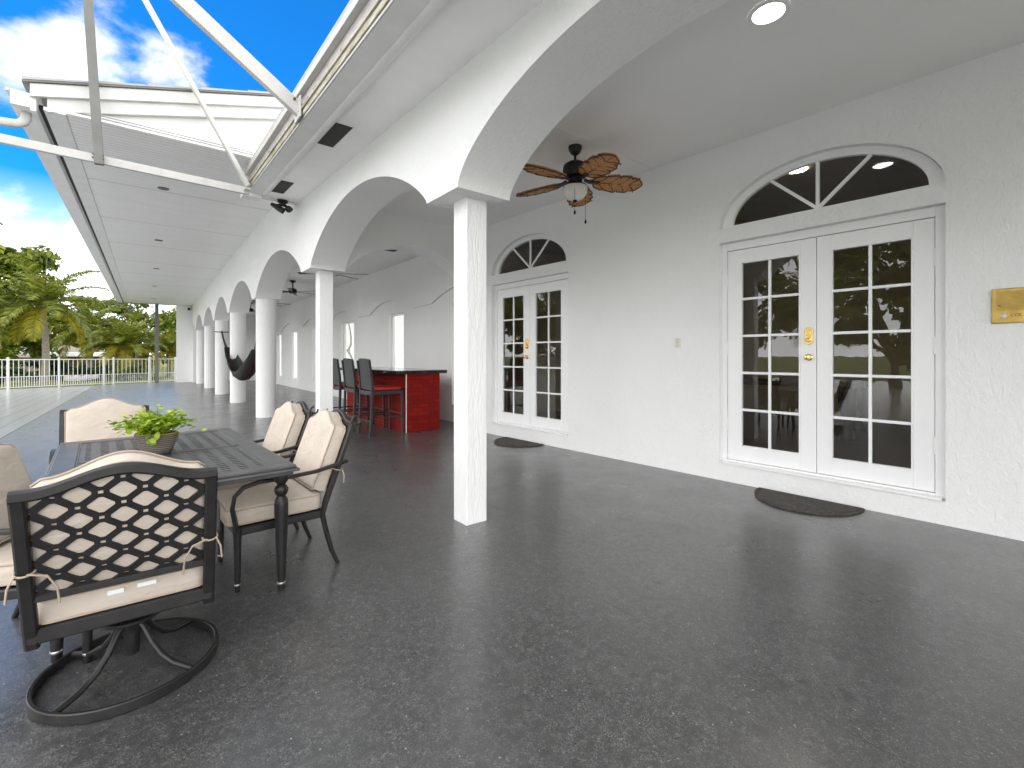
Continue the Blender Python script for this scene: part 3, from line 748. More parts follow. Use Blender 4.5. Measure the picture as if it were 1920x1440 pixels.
rake('rake_drip_edge', 4.432, 4.455, FY0-.075, FY0+.3, -1.09, M['alu_grey'])
for k in range(14):
    xa = -1.085+k*.545; mbk = MB()
    mbk.add([(xa, FY0-.078, rz_(xa, 4.457)), (xa+.54, FY0-.078, rz_(xa+.54, 4.457)), (xa+.54, FY0-.078, rz_(xa+.54, 4.475)), (xa, FY0-.078, rz_(xa, 4.49)),
             (xa, FY0+.5, rz_(xa, 4.457)), (xa+.54, FY0+.5, rz_(xa+.54, 4.457)), (xa+.54, FY0+.5, rz_(xa+.54, 4.475)), (xa, FY0+.5, rz_(xa, 4.49))],
            [(0, 1, 2, 3), (4, 5, 6, 7), (0, 1, 5, 4), (1, 2, 6, 5), (2, 3, 7, 6), (3, 0, 4, 7)])
    mbk.build('rake_tile', M['shingle'], house)
for i, (dz, hh, yy) in enumerate(((.004, .028, FY0-.006), (.062, .014, FY0+.02), (.095, .010, FY0+.03))):
    MB().box(-.74, AX0-.001, yy-.012, yy+.028, fz(FY0)+dz, fz(FY0)+dz+hh).build('soffit_channel', M['trim'], house, bevel=.002)
mb = MB(); mb.add([(-1.1, FY0, rz_(-1.1, 4.46)), (GX1, FY0, rz_(GX1, 4.46)), (GX1, 30.2, rz_(GX1, 4.3)), (-1.1, 30.2, rz_(-1.1, 4.3))], [(0, 1, 2, 3)]); mb.build('wing_roof', M['shingle'], house)
# downspout elbow
pth = [(-1.09, 7.56, fz(7.5)-.01), (-1.09, 7.56, 4.09), (-1.11, 7.56, 4.035), (-1.16, 7.56, 4.0), (-1.24, 7.56, 3.99), (-1.6, 7.56, 3.97), (-2.3, 7.56, 3.93)]
MB().strap(pth, .085, .062, up=(0, 1, 0)).build('downspout', M['alu'], house, smooth=50)
# soffit can lights on the wing
for y in (9.57, 13.78, 18.1, 22.4, 26.9):
    c = MB().lathe([(.075, -.012), (.08, -.004), (.08, -.001)], 24, (.2, y, fz(y))); c.build('soffit_light', M['alu_grey'], house, smooth=40)
MB().box(.275, .425, 29.33, 29.48, 0, fz(29.4)-.001).build('eave_post', M['alu_grey'], house, bevel=.006)

# rooms behind the doors ------------------------------------------------------
RX0, RX1, RY0, RY1 = 5.0, 10.0, -3.0, 6.98
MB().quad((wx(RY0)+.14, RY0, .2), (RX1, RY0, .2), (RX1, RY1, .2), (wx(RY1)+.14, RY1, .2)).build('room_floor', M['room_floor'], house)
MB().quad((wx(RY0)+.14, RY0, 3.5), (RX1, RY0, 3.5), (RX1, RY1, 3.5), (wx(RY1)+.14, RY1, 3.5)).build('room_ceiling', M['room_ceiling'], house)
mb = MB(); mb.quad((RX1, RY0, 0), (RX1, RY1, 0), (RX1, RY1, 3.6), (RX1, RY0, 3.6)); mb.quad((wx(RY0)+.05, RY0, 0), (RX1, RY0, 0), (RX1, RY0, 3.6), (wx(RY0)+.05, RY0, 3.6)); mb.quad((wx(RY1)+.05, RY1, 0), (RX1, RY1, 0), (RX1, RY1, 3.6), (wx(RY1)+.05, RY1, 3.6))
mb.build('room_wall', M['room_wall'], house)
MB().lathe([(.10, -.006), (.10, -.001)], 28, (5.82, 2.07, 3.5)).build('room_ceiling_light', M['lamp_room'], house)
pt = thing('pool_table', 'dark pool table standing in the room behind the French door', 'pool table', (8.0, 3.2, .2), R(8))
MB().box(-.7, .7, -1.25, 1.25, .72, .82).build('table_top', M['dark_wood'], pt, bevel=.02)
MB().box(-.58, .58, -1.12, 1.12, .8201, .826).build('felt', M['felt'], pt)
for sx in (-.52, .52):
    for sy in (-1.05, 1.05): MB().lathe([(.10, 0), (.09, .1), (.05, .2), (.09, .4), (.11, .6), (.11, .719)], 16, (sx, sy, 0)).build('leg', M['dark_wood'], pt, smooth=40)

# ------------------------------------------------------------------ ground
fd = Vector((5.86, 2.8, 0)).normalized(); F0 = Vector((-4.73, 27.6, 0))
def fence_at(x): return 27.6+(x+4.73)*2.8/5.86
XS = -1.9
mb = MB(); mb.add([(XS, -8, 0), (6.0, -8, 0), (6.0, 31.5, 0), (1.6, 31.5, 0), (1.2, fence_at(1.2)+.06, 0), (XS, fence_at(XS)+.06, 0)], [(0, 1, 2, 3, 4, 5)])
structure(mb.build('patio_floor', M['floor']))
mb = MB(); mb.add([(-22, -8, .002), (XS-.008, -8, .002), (XS-.008, fence_at(XS)+.06, .002), (-22, fence_at(-22)+.06, .002)], [(0, 1, 2, 3)])
structure(mb.build('deck_boards', M['deck']))
MB_ = MB(); MB_.quad((XS-.0085, -8, -.004), (XS+.001, -8, -.004), (XS+.001, 29, -.004), (XS-.0085, 29, -.004)); structure(MB_.build('deck_joint', M['black']))
mb = MB(); mb.quad((-900, -900, -.10), (900, -900, -.10), (900, 900, -.10), (-900, 900, -.10))
structure(mb.build('lawn', M['lawn']))

# ------------------------------------------------------------------ fixtures on the house
def vent(name, y0, y1, xa, xb, label):
    t_ = thing(name, label, 'vent', ((xa+xb)/2, (y0+y1)/2, sof((y0+y1)/2)), 0, 'dark vents in the eave soffit')
    cy = (y0+y1)/2
    def q(dx, dy, dz): return (dx, dy, sof(cy+dy)-sof(cy)+dz)
    hx, hy = (xb-xa)/2, (y1-y0)/2
    v = [q(a*hx, b*hy, z) for z in (-.006, -.0015) for a, b in ((-1, -1), (1, -1), (1, 1), (-1, 1))]
    MB().add(v, [(0, 1, 2, 3), (4, 5, 6, 7), (0, 1, 5, 4), (1, 2, 6, 5), (2, 3, 7, 6), (3, 0, 4, 7)]).build('vent_screen', M['vent'], t_)
    e = .012; f = MB()
    for (a0, a1, b0, b1) in ((-hx-e, -hx-.0005, -hy-e, hy+e), (hx+.0005, hx+e, -hy-e, hy+e)):
        v = [q(a, b, z) for z in (-.004, -.001) for a, b in ((a0, b0), (a1, b0), (a1, b1), (a0, b1))]
        f.add(v, [(0, 1, 2, 3), (4, 5, 6, 7), (0, 1, 5, 4), (1, 2, 6, 5), (2, 3, 7, 6), (3, 0, 4, 7)])
    f.build('vent_frame', M['trim'], t_)
vent('eave_vent', 4.44, 5.05, 1.395, 1.555, 'dark rectangular vent in the eave soffit between the two fascia beams of the open frame')
vent('eave_vent', 6.62, 7.24, 1.375, 1.53, 'dark rectangular soffit vent at the eave corner just above the black floodlight')
t_ = thing('ceiling_vent', 'small dark square vent in the porch ceiling above the red bar', 'vent', (4.12, 9.3, CEIL))
MB().box(-.12, .12, -.2, .2, -.008, -.001).build('vent_screen', M['vent'], t_)
f = MB()
for k in range(7): f.box(-.11, .11, -.18+k*.056, -.17+k*.056, -.014, -.0085)
f.build('vent_slat', M['black'], t_)

t_ = thing('ceiling_light', 'round lit recessed ceiling light in the porch ceiling near the arch', 'ceiling light', (3.255, 1.33, CEIL))
MB().lathe([(.128, -.001), (.128, -.010), (.118, -.014), (.098, -.012), (.095, -.006)], 48, cap=False).build('trim_ring', M['paint'], t_, smooth=40)
MB().lathe([(.0, -.0085), (.0955, -.0085)], 48, cap=False).build('lamp_disc', M['lamp_on'], t_)
# light switch
Mx = local(3.006, -.001)
t_ = thing('light_switch', 'ivory wall light switch plate on the white wall between the doors', 'light switch', (wx(3.006), 3.006, 1.517), math.atan(.054))
MB().box(-.007, 0, -.036, .036, -.058, .058).build('switch_plate', M['plastic'], t_, bevel=.003)
MB().box(-.018, -.0075, -.006, .006, -.002, .014).build('toggle', M['brass_plate'], t_, bevel=.002)
for z in (-.035, .035): MB().lathe([(.004, 0), (.004, .002)], 10, Mx=Matrix.Translation((-.007, 0, z)) @ Matrix.Rotation(R(-90), 4, 'Y')).build('screw', M['dark_brass'], t_)
# intercom
IY = .454
t_ = thing('door_intercom', 'brass coloured wall intercom panel with speaker grille beside the right door', 'intercom', (wx(IY-.18), IY-.18, 1.738), math.atan(.054))
MB().box(-.022, 0, -.18, .18, -.13, .13).build('intercom_plate', M['brass_plate'], t_, bevel=.006)
f = MB()
for k in range(15): f.box(-.0255, -.0225, -.155, .155, -.035+k*.0098, -.031+k*.0098)
f.build('speaker_grille', simple('grille_ribs', (.40, .27, .07), .5, .5), t_, bevel=.001)
f = MB()
for (a, b, c, d) in ((-.16, .16, -.046, -.044), (-.16, .16, -.112, -.110), (.158, .16, -.1095, -.0465)): f.box(-.0245, -.0223, a, b, c, d)
f.build('nameplate_frame', M['brass_plate'], t_)
f = MB(); rt = Matrix.Translation((-.022, .118, -.078)) @ Matrix.Rotation(R(-90), 4, 'Y')
f.lathe([(.017, 0), (.017, .004), (.013, .005), (.012, .003), (.006, .003), (.001, .0045)], 24, Mx=rt); f.build('call_button', M['steel_ring'], t_, smooth=40)
f = MB(); rt = Matrix.Translation((-.022, .138, .0)) @ Matrix.Rotation(R(-90), 4, 'Y'); f.lathe([(.0065, 0), (.0065, .002)], 14, Mx=rt); f.build('microphone_hole', M['rubber'], t_)
def text_mesh(body, size, mt, parent, Mx, name, ext=.0008, shear=0):
    cu = bpy.data.curves.new(name, 'FONT'); cu.body = body; cu.size = size; cu.extrude = ext; cu.shear = shear; cu.offset = .0004
    tmp = bpy.data.objects.new(name, cu); col.objects.link(tmp)
    dg = bpy.context.evaluated_depsgraph_get(); me = bpy.data.meshes.new_from_object(tmp.evaluated_get(dg))
    bpy.data.objects.remove(tmp); me.transform(Mx); me.materials.clear(); me.materials.append(mt)
    o = bpy.data.objects.new(name, me); col.objects.link(o); o.parent = parent; return o
# text plane: reading direction -Y (to the right when seen from -X), up +Z
TX = Matrix(((0, 0, -1, -.0228), (-1, 0, 0, .086), (0, 1, 0, -.082), (0, 0, 0, 1)))
text_mesh('COL', .030, M['dark_brass'], t_, TX, 'lettering', shear=.3)

# motion floodlight under the eave corner
t_ = thing('floodlight', 'black twin head security floodlight under the eave corner', 'floodlight', (1.60, 7.62, sof(7.62)-.002))
f = MB(); f.lathe([(.075, 0), (.075, -.03), (.05, -.045), (.045, -.075)], 20); f.build('mount', M['black'], t_, smooth=40)
def head(p, d, r, L):
    q = Vector(d).to_track_quat('Z', 'Y').to_matrix().to_4x4(); Mx = Matrix.Translation(p) @ q
    m_ = MB().lathe([(.02, -.03), (r*.6, -.02), (r*.8, L*.3), (r, L*.6), (r, L), (r*.9, L)], 20, Mx=Mx, cap=False)
    m_.lathe([(.001, -.03), (.02, -.03)], 20, Mx=Mx, cap=False); h = m_.build('lamp_head', M['black'], t_, smooth=40)
    MB().lathe([(.001, L*.9), (r*.92, L*.9)], 20, Mx=Mx, cap=False).build('lens', M['vent'], h)
head((-.13, .0, -.095), (.80, -.38, -.50), .046, .17); head((.10, -.05, -.125), (-.75, -.75, -.35), .05, .06)
f = MB(); f.tube([(0, 0, -.07), (-.06, 0, -.085), (-.12, 0, -.095)], .02, 10); f.tube([(0, 0, -.07), (.06, -.01, -.085), (.10, -.04, -.12)], .02, 10); f.build('arm', M['black'], t_, smooth=50)
# small camera on the end wall
t_ = thing('security_camera', 'tiny black security camera high on the far white end wall', 'camera', (1.68, 29.5, 3.86))
MB().box(-.05, .05, -.03, 0, -.05, .05).build('bracket', M['black'], t_, bevel=.01)
MB().lathe([(.05, 0), (.06, .06), (.06, .16), (.05, .18)], 16, Mx=Matrix.Translation((0, -.02, 0)) @ Matrix.Rotation(R(105), 4, 'X')).build('camera_body', M['black'], t_, smooth=40)

# door mats
for (yc, xin, label) in ((1.66, .04, 'half round dark doormat on the floor below the nearer door'), (5.6, .05, 'half round dark doormat by the farther door near the column')):
    X = wx(yc)-xin; hw = .44; dp = .50
    o2 = [(0, -hw), (0, hw)]+[(-dp*math.sin(PI*k/26), hw*math.cos(PI*k/26)) for k in range(1, 26)]
    m_ = MB().prism([(a, b, .002) for a, b in o2], (0, 0, .012))
    for ring_r in (.985, .93): m_.tube([(a*ring_r-.006, b*ring_r, .0145) for a, b in o2], .006 if ring_r > .95 else .004, 6, closed=True)
    o = m_.build('doormat', M['mat']); o.location = (X, yc, 0); o.rotation_euler = (0, 0, math.atan(.054))
    tag(o, label, 'doormat', 'half round doormats')

# ------------------------------------------------------------------ ceiling fans
def leaf_outline(L, W):
    """notched palm-leaf blade outline, from root x=0 to tip x=L"""
    up = [(0, .018), (.05, .03), (.075, W*.55), (.16, W*.86), (.185, W*.80), (.19, W*.60), (.205, W*.84), (.32, W*1.04), (.345, W*.94), (.35, W*.68), (.365, W*.96), (.46, W*.98), (.485, W*.86), (.488, W*.60), (.505, W*.80), (.57, W*.66), (L-.02, W*.34), (L, .02)]
    sc = L/.62
    up = [(min(x*sc, L) if i < len(up)-2 else x, y) for i, (x, y) in enumerate(up)]
    return up+[(x-.012 if 0 < i < 16 else x, -y) for i, (x, y) in list(enumerate(up))[::-1]]
fan = thing('ceiling_fan', 'ceiling fan with brown carved leaf shaped blades and white glass bowl', 'ceiling fan', (3.68, 3.51, CEIL))
MB().lathe([(.075, 0), (.075, -.02), (.066, -.045), (.05, -.075), (.03, -.09)], 28).build('canopy', M['black'], fan, smooth=40)
MB().lathe([(.014, -.08), (.014, -.17)], 14).build('downrod', M['black'], fan, smooth=40)
MB().lathe([(.03, -.16), (.08, -.175), (.125, -.205), (.135, -.24), (.135, -.30), (.12, -.335), (.08, -.35), (.075, -.40), (.125, -.43), (.135, -.445)], 32).build('motor_housing', M['black'], fan, smooth=40)
MB().lathe([(.13, -.446), (.138, -.47), (.128, -.52), (.095, -.565), (.05, -.588), (.003, -.592)], 32, cap=False).build('glass_bowl', M['frost'], fan, smooth=50)
MB().lathe([(.022, -.588), (.026, -.598), (.012, -.612), (.002, -.618)], 16).build('bowl_finial', M['black'], fan, smooth=40)
base_az = R(-38.5+4)
for k in range(5):
    az = base_az+2*PI*k/5
    Mx = Matrix.Rotation(az, 4, 'Z') @ Matrix.Translation((.15, 0, -.375)) @ Matrix.Rotation(R(-13), 4, 'X') @ Matrix.Rotation(R(2), 4, 'Y')
    ol = leaf_outline(.60, .150)
    m_ = MB(); n = len(ol)
    top = [Mx @ Vector((x, y, .010-.10*(y*y)/.15*.6)) for x, y in ol]; bot = [Mx @ Vector((x, y, -.010-.10*(y*y)/.15*.6)) for x, y in ol]
    h = n//2
    for A in (top, bot):
        vs = A; fs = []
        for i in range(h-1): fs.append((i, i+1, n-2-i, n-1-i))
        m_.add(vs, fs)
    for i in range(n): j = (i+1) % n; m_.add([top[i], top[j], bot[j], bot[i]], [(0, 1, 2, 3)])
    b = m_.build('blade', M['blade'], fan)
    ve = MB()
    ve.tube([Mx @ Vector((x, 0, -.012)) for x in (.04, .2, .4, .57)], [.010, .009, .007, .004], 6)
    for x0 in (.10, .22, .34, .45):
        for sgn in (1, -1):
            ve.tube([Mx @ Vector((x0+dx, sgn*yy, -.012-.10*(yy*yy)/.15*.6)) for dx, yy in ((0, .004), (.045, .05), (.075, .10), (.085, .132))], [.008, .0075, .007, .006], 5)
    for i in range(n):
        pass
    ed = [Mx @ Vector((x*.995+.001, y*.985, -.0105-.10*(y*y)/.15*.6)) for x, y in ol]
    ve.tube(ed, .0075, 5, closed=True)
    ve.build('blade_vein', M['vein'], b, smooth=50)
    ir = MB(); M2 = Matrix.Rotation(az, 4, 'Z')
    ir.strap([M2 @ Vector(p) for p in ((.10, 0, -.36), (.15, 0, -.385), (.20, 0, -.392), (.27, 0, -.394))], .07, .012)
    ir.build('blade_iron', M['black'], fan, smooth=40)
for (a, r, L) in ((R(222), .13, .30), (R(292), .12, .26)):
    x, y = r*math.cos(a), r*math.sin(a); m_ = MB(); z0 = -.44 if L > .28 else -.56
    m_.tube([(x, y, z0), (x, y, z0-L)], .0022, 6); m_.lathe([(.003, .0), (.011, -.012), (.012, -.035), (.004, -.045)], 12, (x, y, z0-L)); m_.build('pull_chain', M['black'], fan, smooth=40)

bf = thing('ceiling_fan', 'small black ceiling fan partly behind the second square column, right of it', 'ceiling fan', (3.45, 11.15, CEIL), R(28), 'plain black fans down the porch')
MB().lathe([(.09, 0), (.085, -.03), (.04, -.07), (.02, -.08)], 20).build('canopy', M['black'], bf, smooth=40)
MB().lathe([(.018, -.07), (.018, -.25)], 12).build('downrod', M['black'], bf, smooth=40)
MB().lathe([(.03, -.23), (.10, -.26), (.12, -.30), (.12, -.36), (.09, -.39)], 24).build('motor_housing', M['black'], bf, smooth=40)
for k in range(6):
    Mx = Matrix.Rotation(PI/3*k, 4, 'Z') @ Matrix.Translation((0, 0, -.345)) @ Matrix.Rotation(R(10), 4, 'X')
    m_ = MB(); m_.add([(.10, -.035, -.006), (.80, -.055, -.006), (.80, .055, -.006), (.10, .035, -.006), (.10, -.035, .006), (.80, -.055, .006), (.80, .055, .006), (.10, .035, .006)],
                      [(0, 1, 2, 3), (4, 5, 6, 7), (0, 1, 5, 4), (1, 2, 6, 5), (2, 3, 7, 6), (3, 0, 4, 7)], Mx)
    m_.build('blade', M['black'], bf, bevel=.003)
for (x, y, rz, label) in ((3.45, 15.07, R(10), 'black ceiling fan seen whole between the second square column and the first round column'),
                          (3.45, 18.9, R(44), 'black ceiling fan whose blade tip shows right of the first round column'),
                          (3.45, 22.4, R(5), 'tiny black ceiling fan farthest down the porch, left of the first round column')):
    c = copy_tree(bf); c.location = (x, y, CEIL); c.rotation_euler = (0, 0, rz); c['label'] = label

# ------------------------------------------------------------------ dining set
def back_top(x, w, z0=.90, rise=.06):
    """camel-back curve"""
    u = min(1, abs(x)/w); return z0+rise*(.5+.5*math.cos(PI*min(1, u*1.12)))
def lean(z): return -.265-.36*(z-.45)      # y of the back frame at height z
def P_back(x, z, off=0): return (x, lean(z)+off*.94, z+off*.33)
W = .255
def make_chair(swivel):
    t = thing('dining_chair', 'x', 'chair')
    fr = MB()
    for sx in (-1, 1):
        zt = back_top(W, W)
        z_low = .30 if swivel else .40
        fr.strap([(sx*(W+.012), lean(z), z) for z in (z_low, .45, .6, .75, zt)], .042, .032, up=(0, 1, 0))
    xs = [-W-.03+(2*W+.06)*k/24 for k in range(25)]
    fr.strap([(x, lean(back_top(x, W+.02)), back_top(x, W+.02)) for x in xs], .034, .040, up=(0, 0, 1))
    fr.strap([(-W, lean(.50), .50), (W, lean(.50), .50)], .022, .026)
    if not swivel:      # little scroll under the top rail ends
        for sx in (-1, 1):
            fr.tube([(sx*(W+.012), lean(.90)-.01+.03*math.sin(a)-.02, .925+.028*math.cos(a)) for a in [k*.55 for k in range(10)]], .008, 8)
    fr.build('back_frame', M['bronze'], t, smooth=35)
    # lattice panel: chamfered diamond openings with a small hole at each crossing
    lt = MB(); a_, b_ = .124, .100; m, ch, r = .150, .095, .115
    def LP(u, v):
        x = (u-v)*a_/2; z = .43+(u+v)*b_/2
        return x, z
    for i in range(-6, 14):
        for j in range(-6, 14):
            cx, cz = LP(i+.5, j+.5)
            if abs(cx) > W+.06 or cz < .46 or cz > 1.02: continue
            outer = [(r, 0), (1-r, 0), (1, r), (1, 1-r), (1-r, 1), (r, 1), (0, 1-r), (0, r)]
            inner = [(m+ch, m), (1-m-ch, m), (1-m, m+ch), (1-m, 1-m-ch), (1-m-ch, 1-m), (m+ch, 1-m), (m, 1-m-ch), (m, m+ch)]
            pts = []
            for (u, v) in outer+inner:
                x, z = LP(i+u, j+v); x = max(-W+.005, min(W-.005, x)); z = max(.505, min(back_top(x, W+.02)-.01, z)); pts.append((x, lean(z)+.004, z))
            fs = [(k, (k+1) % 8, 8+(k+1) % 8, 8+k) for k in range(8)]
            lt.add(pts, fs)
    lo = lt.build('lattice', M['bronze'], t)
    bm = bmesh.new(); bm.from_mesh(lo.data); bmesh.ops.remove_doubles(bm, verts=bm.verts, dist=2e-4); bmesh.ops.dissolve_degenerate(bm, edges=bm.edges, dist=1e-4); bmesh.ops.recalc_face_normals(bm, faces=bm.faces); bm.to_mesh(lo.data); bm.free()
    so = lo.modifiers.new('solid', 'SOLIDIFY'); so.thickness = .009; so.offset = 0
    # seat frame
    sf = MB(); zf = .345
    for sx in (-1, 1): sf.strap([(sx*.262, -.245, zf), (sx*.262, .26, zf)], .03, .045)
    sf.strap([(-.247, -.232, zf), (.247, -.232, zf)], .028, .055); sf.strap([(-.247, .25, zf), (.247, .25, zf)], .028, .045)
    sf.box(-.245, .245, -.2, .23, .352, .362)
    sf.build('seat_frame', M['bronze'], t, smooth=35)
    # seat cushion
    ol = []
    for cx, cy, a0 in ((.215, .25, 0), (-.215, .25, 90), (-.215, -.19, 180), (.215, -.19, 270)):
        for k in range(6):
            a = R(a0+90*k/5); ol.append((cx+.045*math.cos(a), cy+.045*math.sin(a)))
    cu = MB().cushion(ol, .105, lambda a, b, tt: (a, b, .372+tt), .014, .016)
    so = cu.build('seat_cushion', M['fabric'], t, smooth=70)
    pp = MB()
    for tt in (.012, .095): pp.tube([(a*1.004, b*1.004, .372+tt) for a, b in ol], .0042, 6, closed=True)
    pp.build('piping', M['piping'], so, smooth=60)
    # back cushion in front of the lattice
    top = [(-W+.0+(2*W)*k/20, 0) for k in range(21)]
    ol = [(-.25, .475), (.25, .475)]
    for k in range(21):
        x = .25-.5*k/20; ol.append((x, back_top(x, .25, .893 if swivel else .872, .074)+(-.02 if k in (0, 20) else 0)))
    cu = MB().cushion(ol, .10, lambda a, b, tt: P_back(a, b, .012+tt), .012, .018)
    bo = cu.build('back_cushion', M['fabric'], t, smooth=70)
    pp = MB()
    for tt in (.012, .090): pp.tube([P_back(a*1.006, b+(.004 if b > .6 else -.003), .012+tt) for a, b in ol], .0042, 6, closed=True)
    pp.build('piping', M['piping'], bo, smooth=60)
    # arms
    for sx in (-1, 1):
        am = MB()
        if swivel:
            path = [(sx*.272, lean(.60), .60), (sx*.285, -.24, .615), (sx*.298, -.08, .645), (sx*.300, .06, .650), (sx*.298, .15, .635), (sx*.295, .205, .60), (sx*.290, .222, .54), (sx*.285, .222, .46), (sx*.280, .225, .40)]
            am.strap(path, .046, .018, up=(0, .35, .94))
            am.box(sx*.279-.028, sx*.279+.028, .198, .252, .405, .425); am.box(sx*.279-.023, sx*.279+.023, .203, .247, .325, .404)
            am.lathe([(.016, -.01), (.019, .002), (.012, .014)], 12, Mx=Matrix.Translation((sx*.30, .225, .50)) @ Matrix.Rotation(sx*PI/2, 4, 'Y'))
        else:
            path = [(sx*.272, lean(.66)-.05, .665), (sx*.285, lean(.65), .655), (sx*.295, -.18, .63), (sx*.300, .0, .622), (sx*.300, .14, .622), (sx*.298, .22, .605), (sx*.294, .265, .56), (sx*.288, .275, .49), (sx*.280, .262, .42), (sx*.276, .25, .35)]
            am.strap(path, .030, .022, up=(0, .3, .95))
        am.build('armrest', M['bronze'], t, smooth=40)
    if swivel:
        bs = MB()
        bs.lathe([(.11, .322), (.11, .318), (.055, .315), (.050, .27), (.052, .25), (.105, .243), (.110, .235), (.105, .228), (.06, .222), (.05, .20), (.045, .17)], 32)
        bs.lathe([(.028, .18), (.028, .07), (.022, .065)], 16)
        bs.build('swivel_hub', M['bronze'], t, smooth=35)
        RR = .31
        MB().strap([(RR*math.cos(2*PI*k/64), RR*math.sin(2*PI*k/64), .022) for k in range(64)], .017, .042, closed=True).build('base_ring', M['bronze'], t, smooth=35)
        for k in range(4):
            a = PI/4+PI/2*k; c, s_ = math.cos(a), math.sin(a)
            MB().tube([(c*q, s_*q, z) for q, z in ((.03, .215), (.06, .19), (.10, .125), (.15, .075), (.21, .045), (.30, .03))], .0125, 10).build('base_spoke', M['bronze'], t, smooth=50)
    else:
        for sx in (-1, 1):
            l = MB().lathe([(.012, 0), (.0145, .004), (.0145, .03), (.0165, .05), (.022, .30), (.025, .345), (.025, .36)], 16, (sx*.262, .245, 0))
            lo_ = l.build('leg', M['bronze'], t, smooth=35)
            MB().lathe([(.0155, .036), (.0175, .039), (.0175, .045), (.0158, .048)], 16, (sx*.262, .245, 0)).build('foot_ring', M['steel_ring'], lo_, smooth=40)
            MB().tube([(sx*.267, lean(.43), .43), (sx*.267, lean(.35)-.002, .34), (sx*.268, -.258, .22), (sx*.270, -.29, .10), (sx*.272, -.33, .0)], [.019, .018, .0165, .015, .013], 10).build('leg', M['bronze'], t, smooth=50)
    # fabric ties round the back posts
    for sx in (-1, 1):
        ti = MB(); y = lean(.62); X = sx*(W+.012)
        ti.tube([(X+.026*math.cos(a), y+.024*math.sin(a), .615+.008*math.sin(a)) for a in [2*PI*k/14 for k in range(14)]], .004, 6, closed=True)
        ti.tube([(X+sx*.02, y-.025, .618), (X+sx*.035, y-.035, .58), (X+sx*.04, y-.03, .53)], .0035, 6); ti.tube([(X-sx*.01, y-.026, .614), (X-sx*.06, y-.03, .60), (X-sx*.085, y-.024, .55), (X-sx*.09, y-.02, .49)], .0035, 6)
        ti.build('tie_string', M['piping'], t, smooth=60)
    return t

swv = make_chair(True)
sta = make_chair(False)
def put(o, x, y, deg, label, group):
    o.location = (x, y, 0); o.rotation_euler = (0, 0, R(deg)); tag(o, label, 'chair', group); return o
near = put(swv, -.055, 2.595, -2, 'nearest beige cushioned swivel chair seen from behind, with black lattice back', 'swivel chairs at the table ends')
far = copy_tree(swv); put(far, -.25, 4.83, 184, 'beige chair at the far end of the table, behind the potted plant', 'swivel chairs at the table ends')
for bx_ in ((-.06, -.01, .435, .452), (.03, .09, .44, .456)): MB().box(bx_[0], bx_[1], -.2415, -.2395, bx_[2], bx_[3]).build('care_tag', M['tag'], near)
put(sta, .635, 3.33, 93, 'nearer beige armchair on the right side of the table', 'four legged armchairs along the table')
c = copy_tree(sta); put(c, .575, 4.12, 94, 'farther beige armchair on the right side of the table', 'four legged armchairs along the table')
c = copy_tree(sta); put(c, -.34, 3.10, -112, 'beige armchair at the left edge of the photo, half out of view', 'four legged armchairs along the table')

# table -----------------------------------------------------------------------
TW, TL = 1.06, 1.86
tb = thing('dining_table', 'dark cast metal outdoor dining table with perforated top and turned legs', 'table', (.09, 3.76, 0), R(3.6))
top = MB(); z1, z0 = .73, .712
hx, hy, br = TW/2, TL/2, .105
def slab(x0, x1, y0, y1): top.box(x0, x1, y0, y1, z0, z1)
slab(-hx, hx, -hy, -hy+br); slab(-hx, hx, hy-br, hy); slab(-hx, -hx+br, -hy+br, hy-br); slab(hx-br, hx, -hy+br, hy-br)
top.build('table_rim', M['table_metal'], tb, bevel=.006)
edge = MB()
for k, (ins, za, zb) in enumerate(((-.016, .694, .7105), (.012, .672, .6935))):
    e0, e1 = hx-ins, hy-ins
    for (a, b, c_, d) in ((-e0, e0, -e1, -e1+.03), (-e0, e0, e1-.03, e1), (-e0, -e0+.03, -e1+.03, e1-.03), (e0-.03, e0, -e1+.03, e1-.03)): edge.box(a, b, c_, d, za, zb)
edge.build('table_edge_moulding', M['table_metal'], tb, bevel=.006)
# perforated panels with slots
ax, ay = hx-br-.006, hy-br-.006
for (ya, yb) in ((-ay, -.006), (.006, ay)):
    pm = MB(); ncx = 10; ncy = 15; dx = 2*ax/ncx; dy = (yb-ya)/ncy
    for i in range(ncx):
        for j in range(ncy):
            x0, y0 = -ax+i*dx, ya+j*dy; x1, y1 = x0+dx, y0+dy
            stag = (i % 2)*.0
            sx0, sx1, sy0, sy1 = x0+dx*.24, x1-dx*.24, y0+dy*.27, y1-dy*.27
            if i in (0, ncx-1): sx0, sx1 = x0+dx*.34, x1-dx*.34
            q = [(x0, y0), (x1, y0), (x1, y1), (x0, y1)]; c1 = min(sx1-sx0, sy1-sy0)*.3
            inn = [(sx0, sy0), (sx1, sy0), (sx1, sy1), (sx0, sy1)]
            pm.add([(a, b, .722) for a, b in q]+[(a, b, .722) for a, b in inn]+[(a, b, .714) for a, b in inn], [(k, (k+1) % 4, 4+(k+1) % 4, 4+k) for k in range(4)]+[(4+k, 4+(k+1) % 4, 8+(k+1) % 4, 8+k) for k in range(4)])
    pm.build('perforated_panel', M['table_metal'], tb)
cr = MB(); cr.box(-.03, .03, -hy+.2, hy-.2, .66, .70); 
for yy in (-.012, .012): cr.box(-ax, ax, yy-.004 if yy > 0 else yy-.004, yy+.004, .7205, .7275)
for (a, b, c_, d) in ((-ax-.006, ax+.006, -ay-.006, -ay+.002), (-ax-.006, ax+.006, ay-.002, ay+.006), (-ax-.006, -ax+.002, -ay+.002, ay-.002), (ax-.002, ax+.006, -ay+.002, ay-.002)): cr.box(a, b, c_, d, .7155, .7275)
cr.build('panel_border', M['table_metal'], tb, bevel=.003)
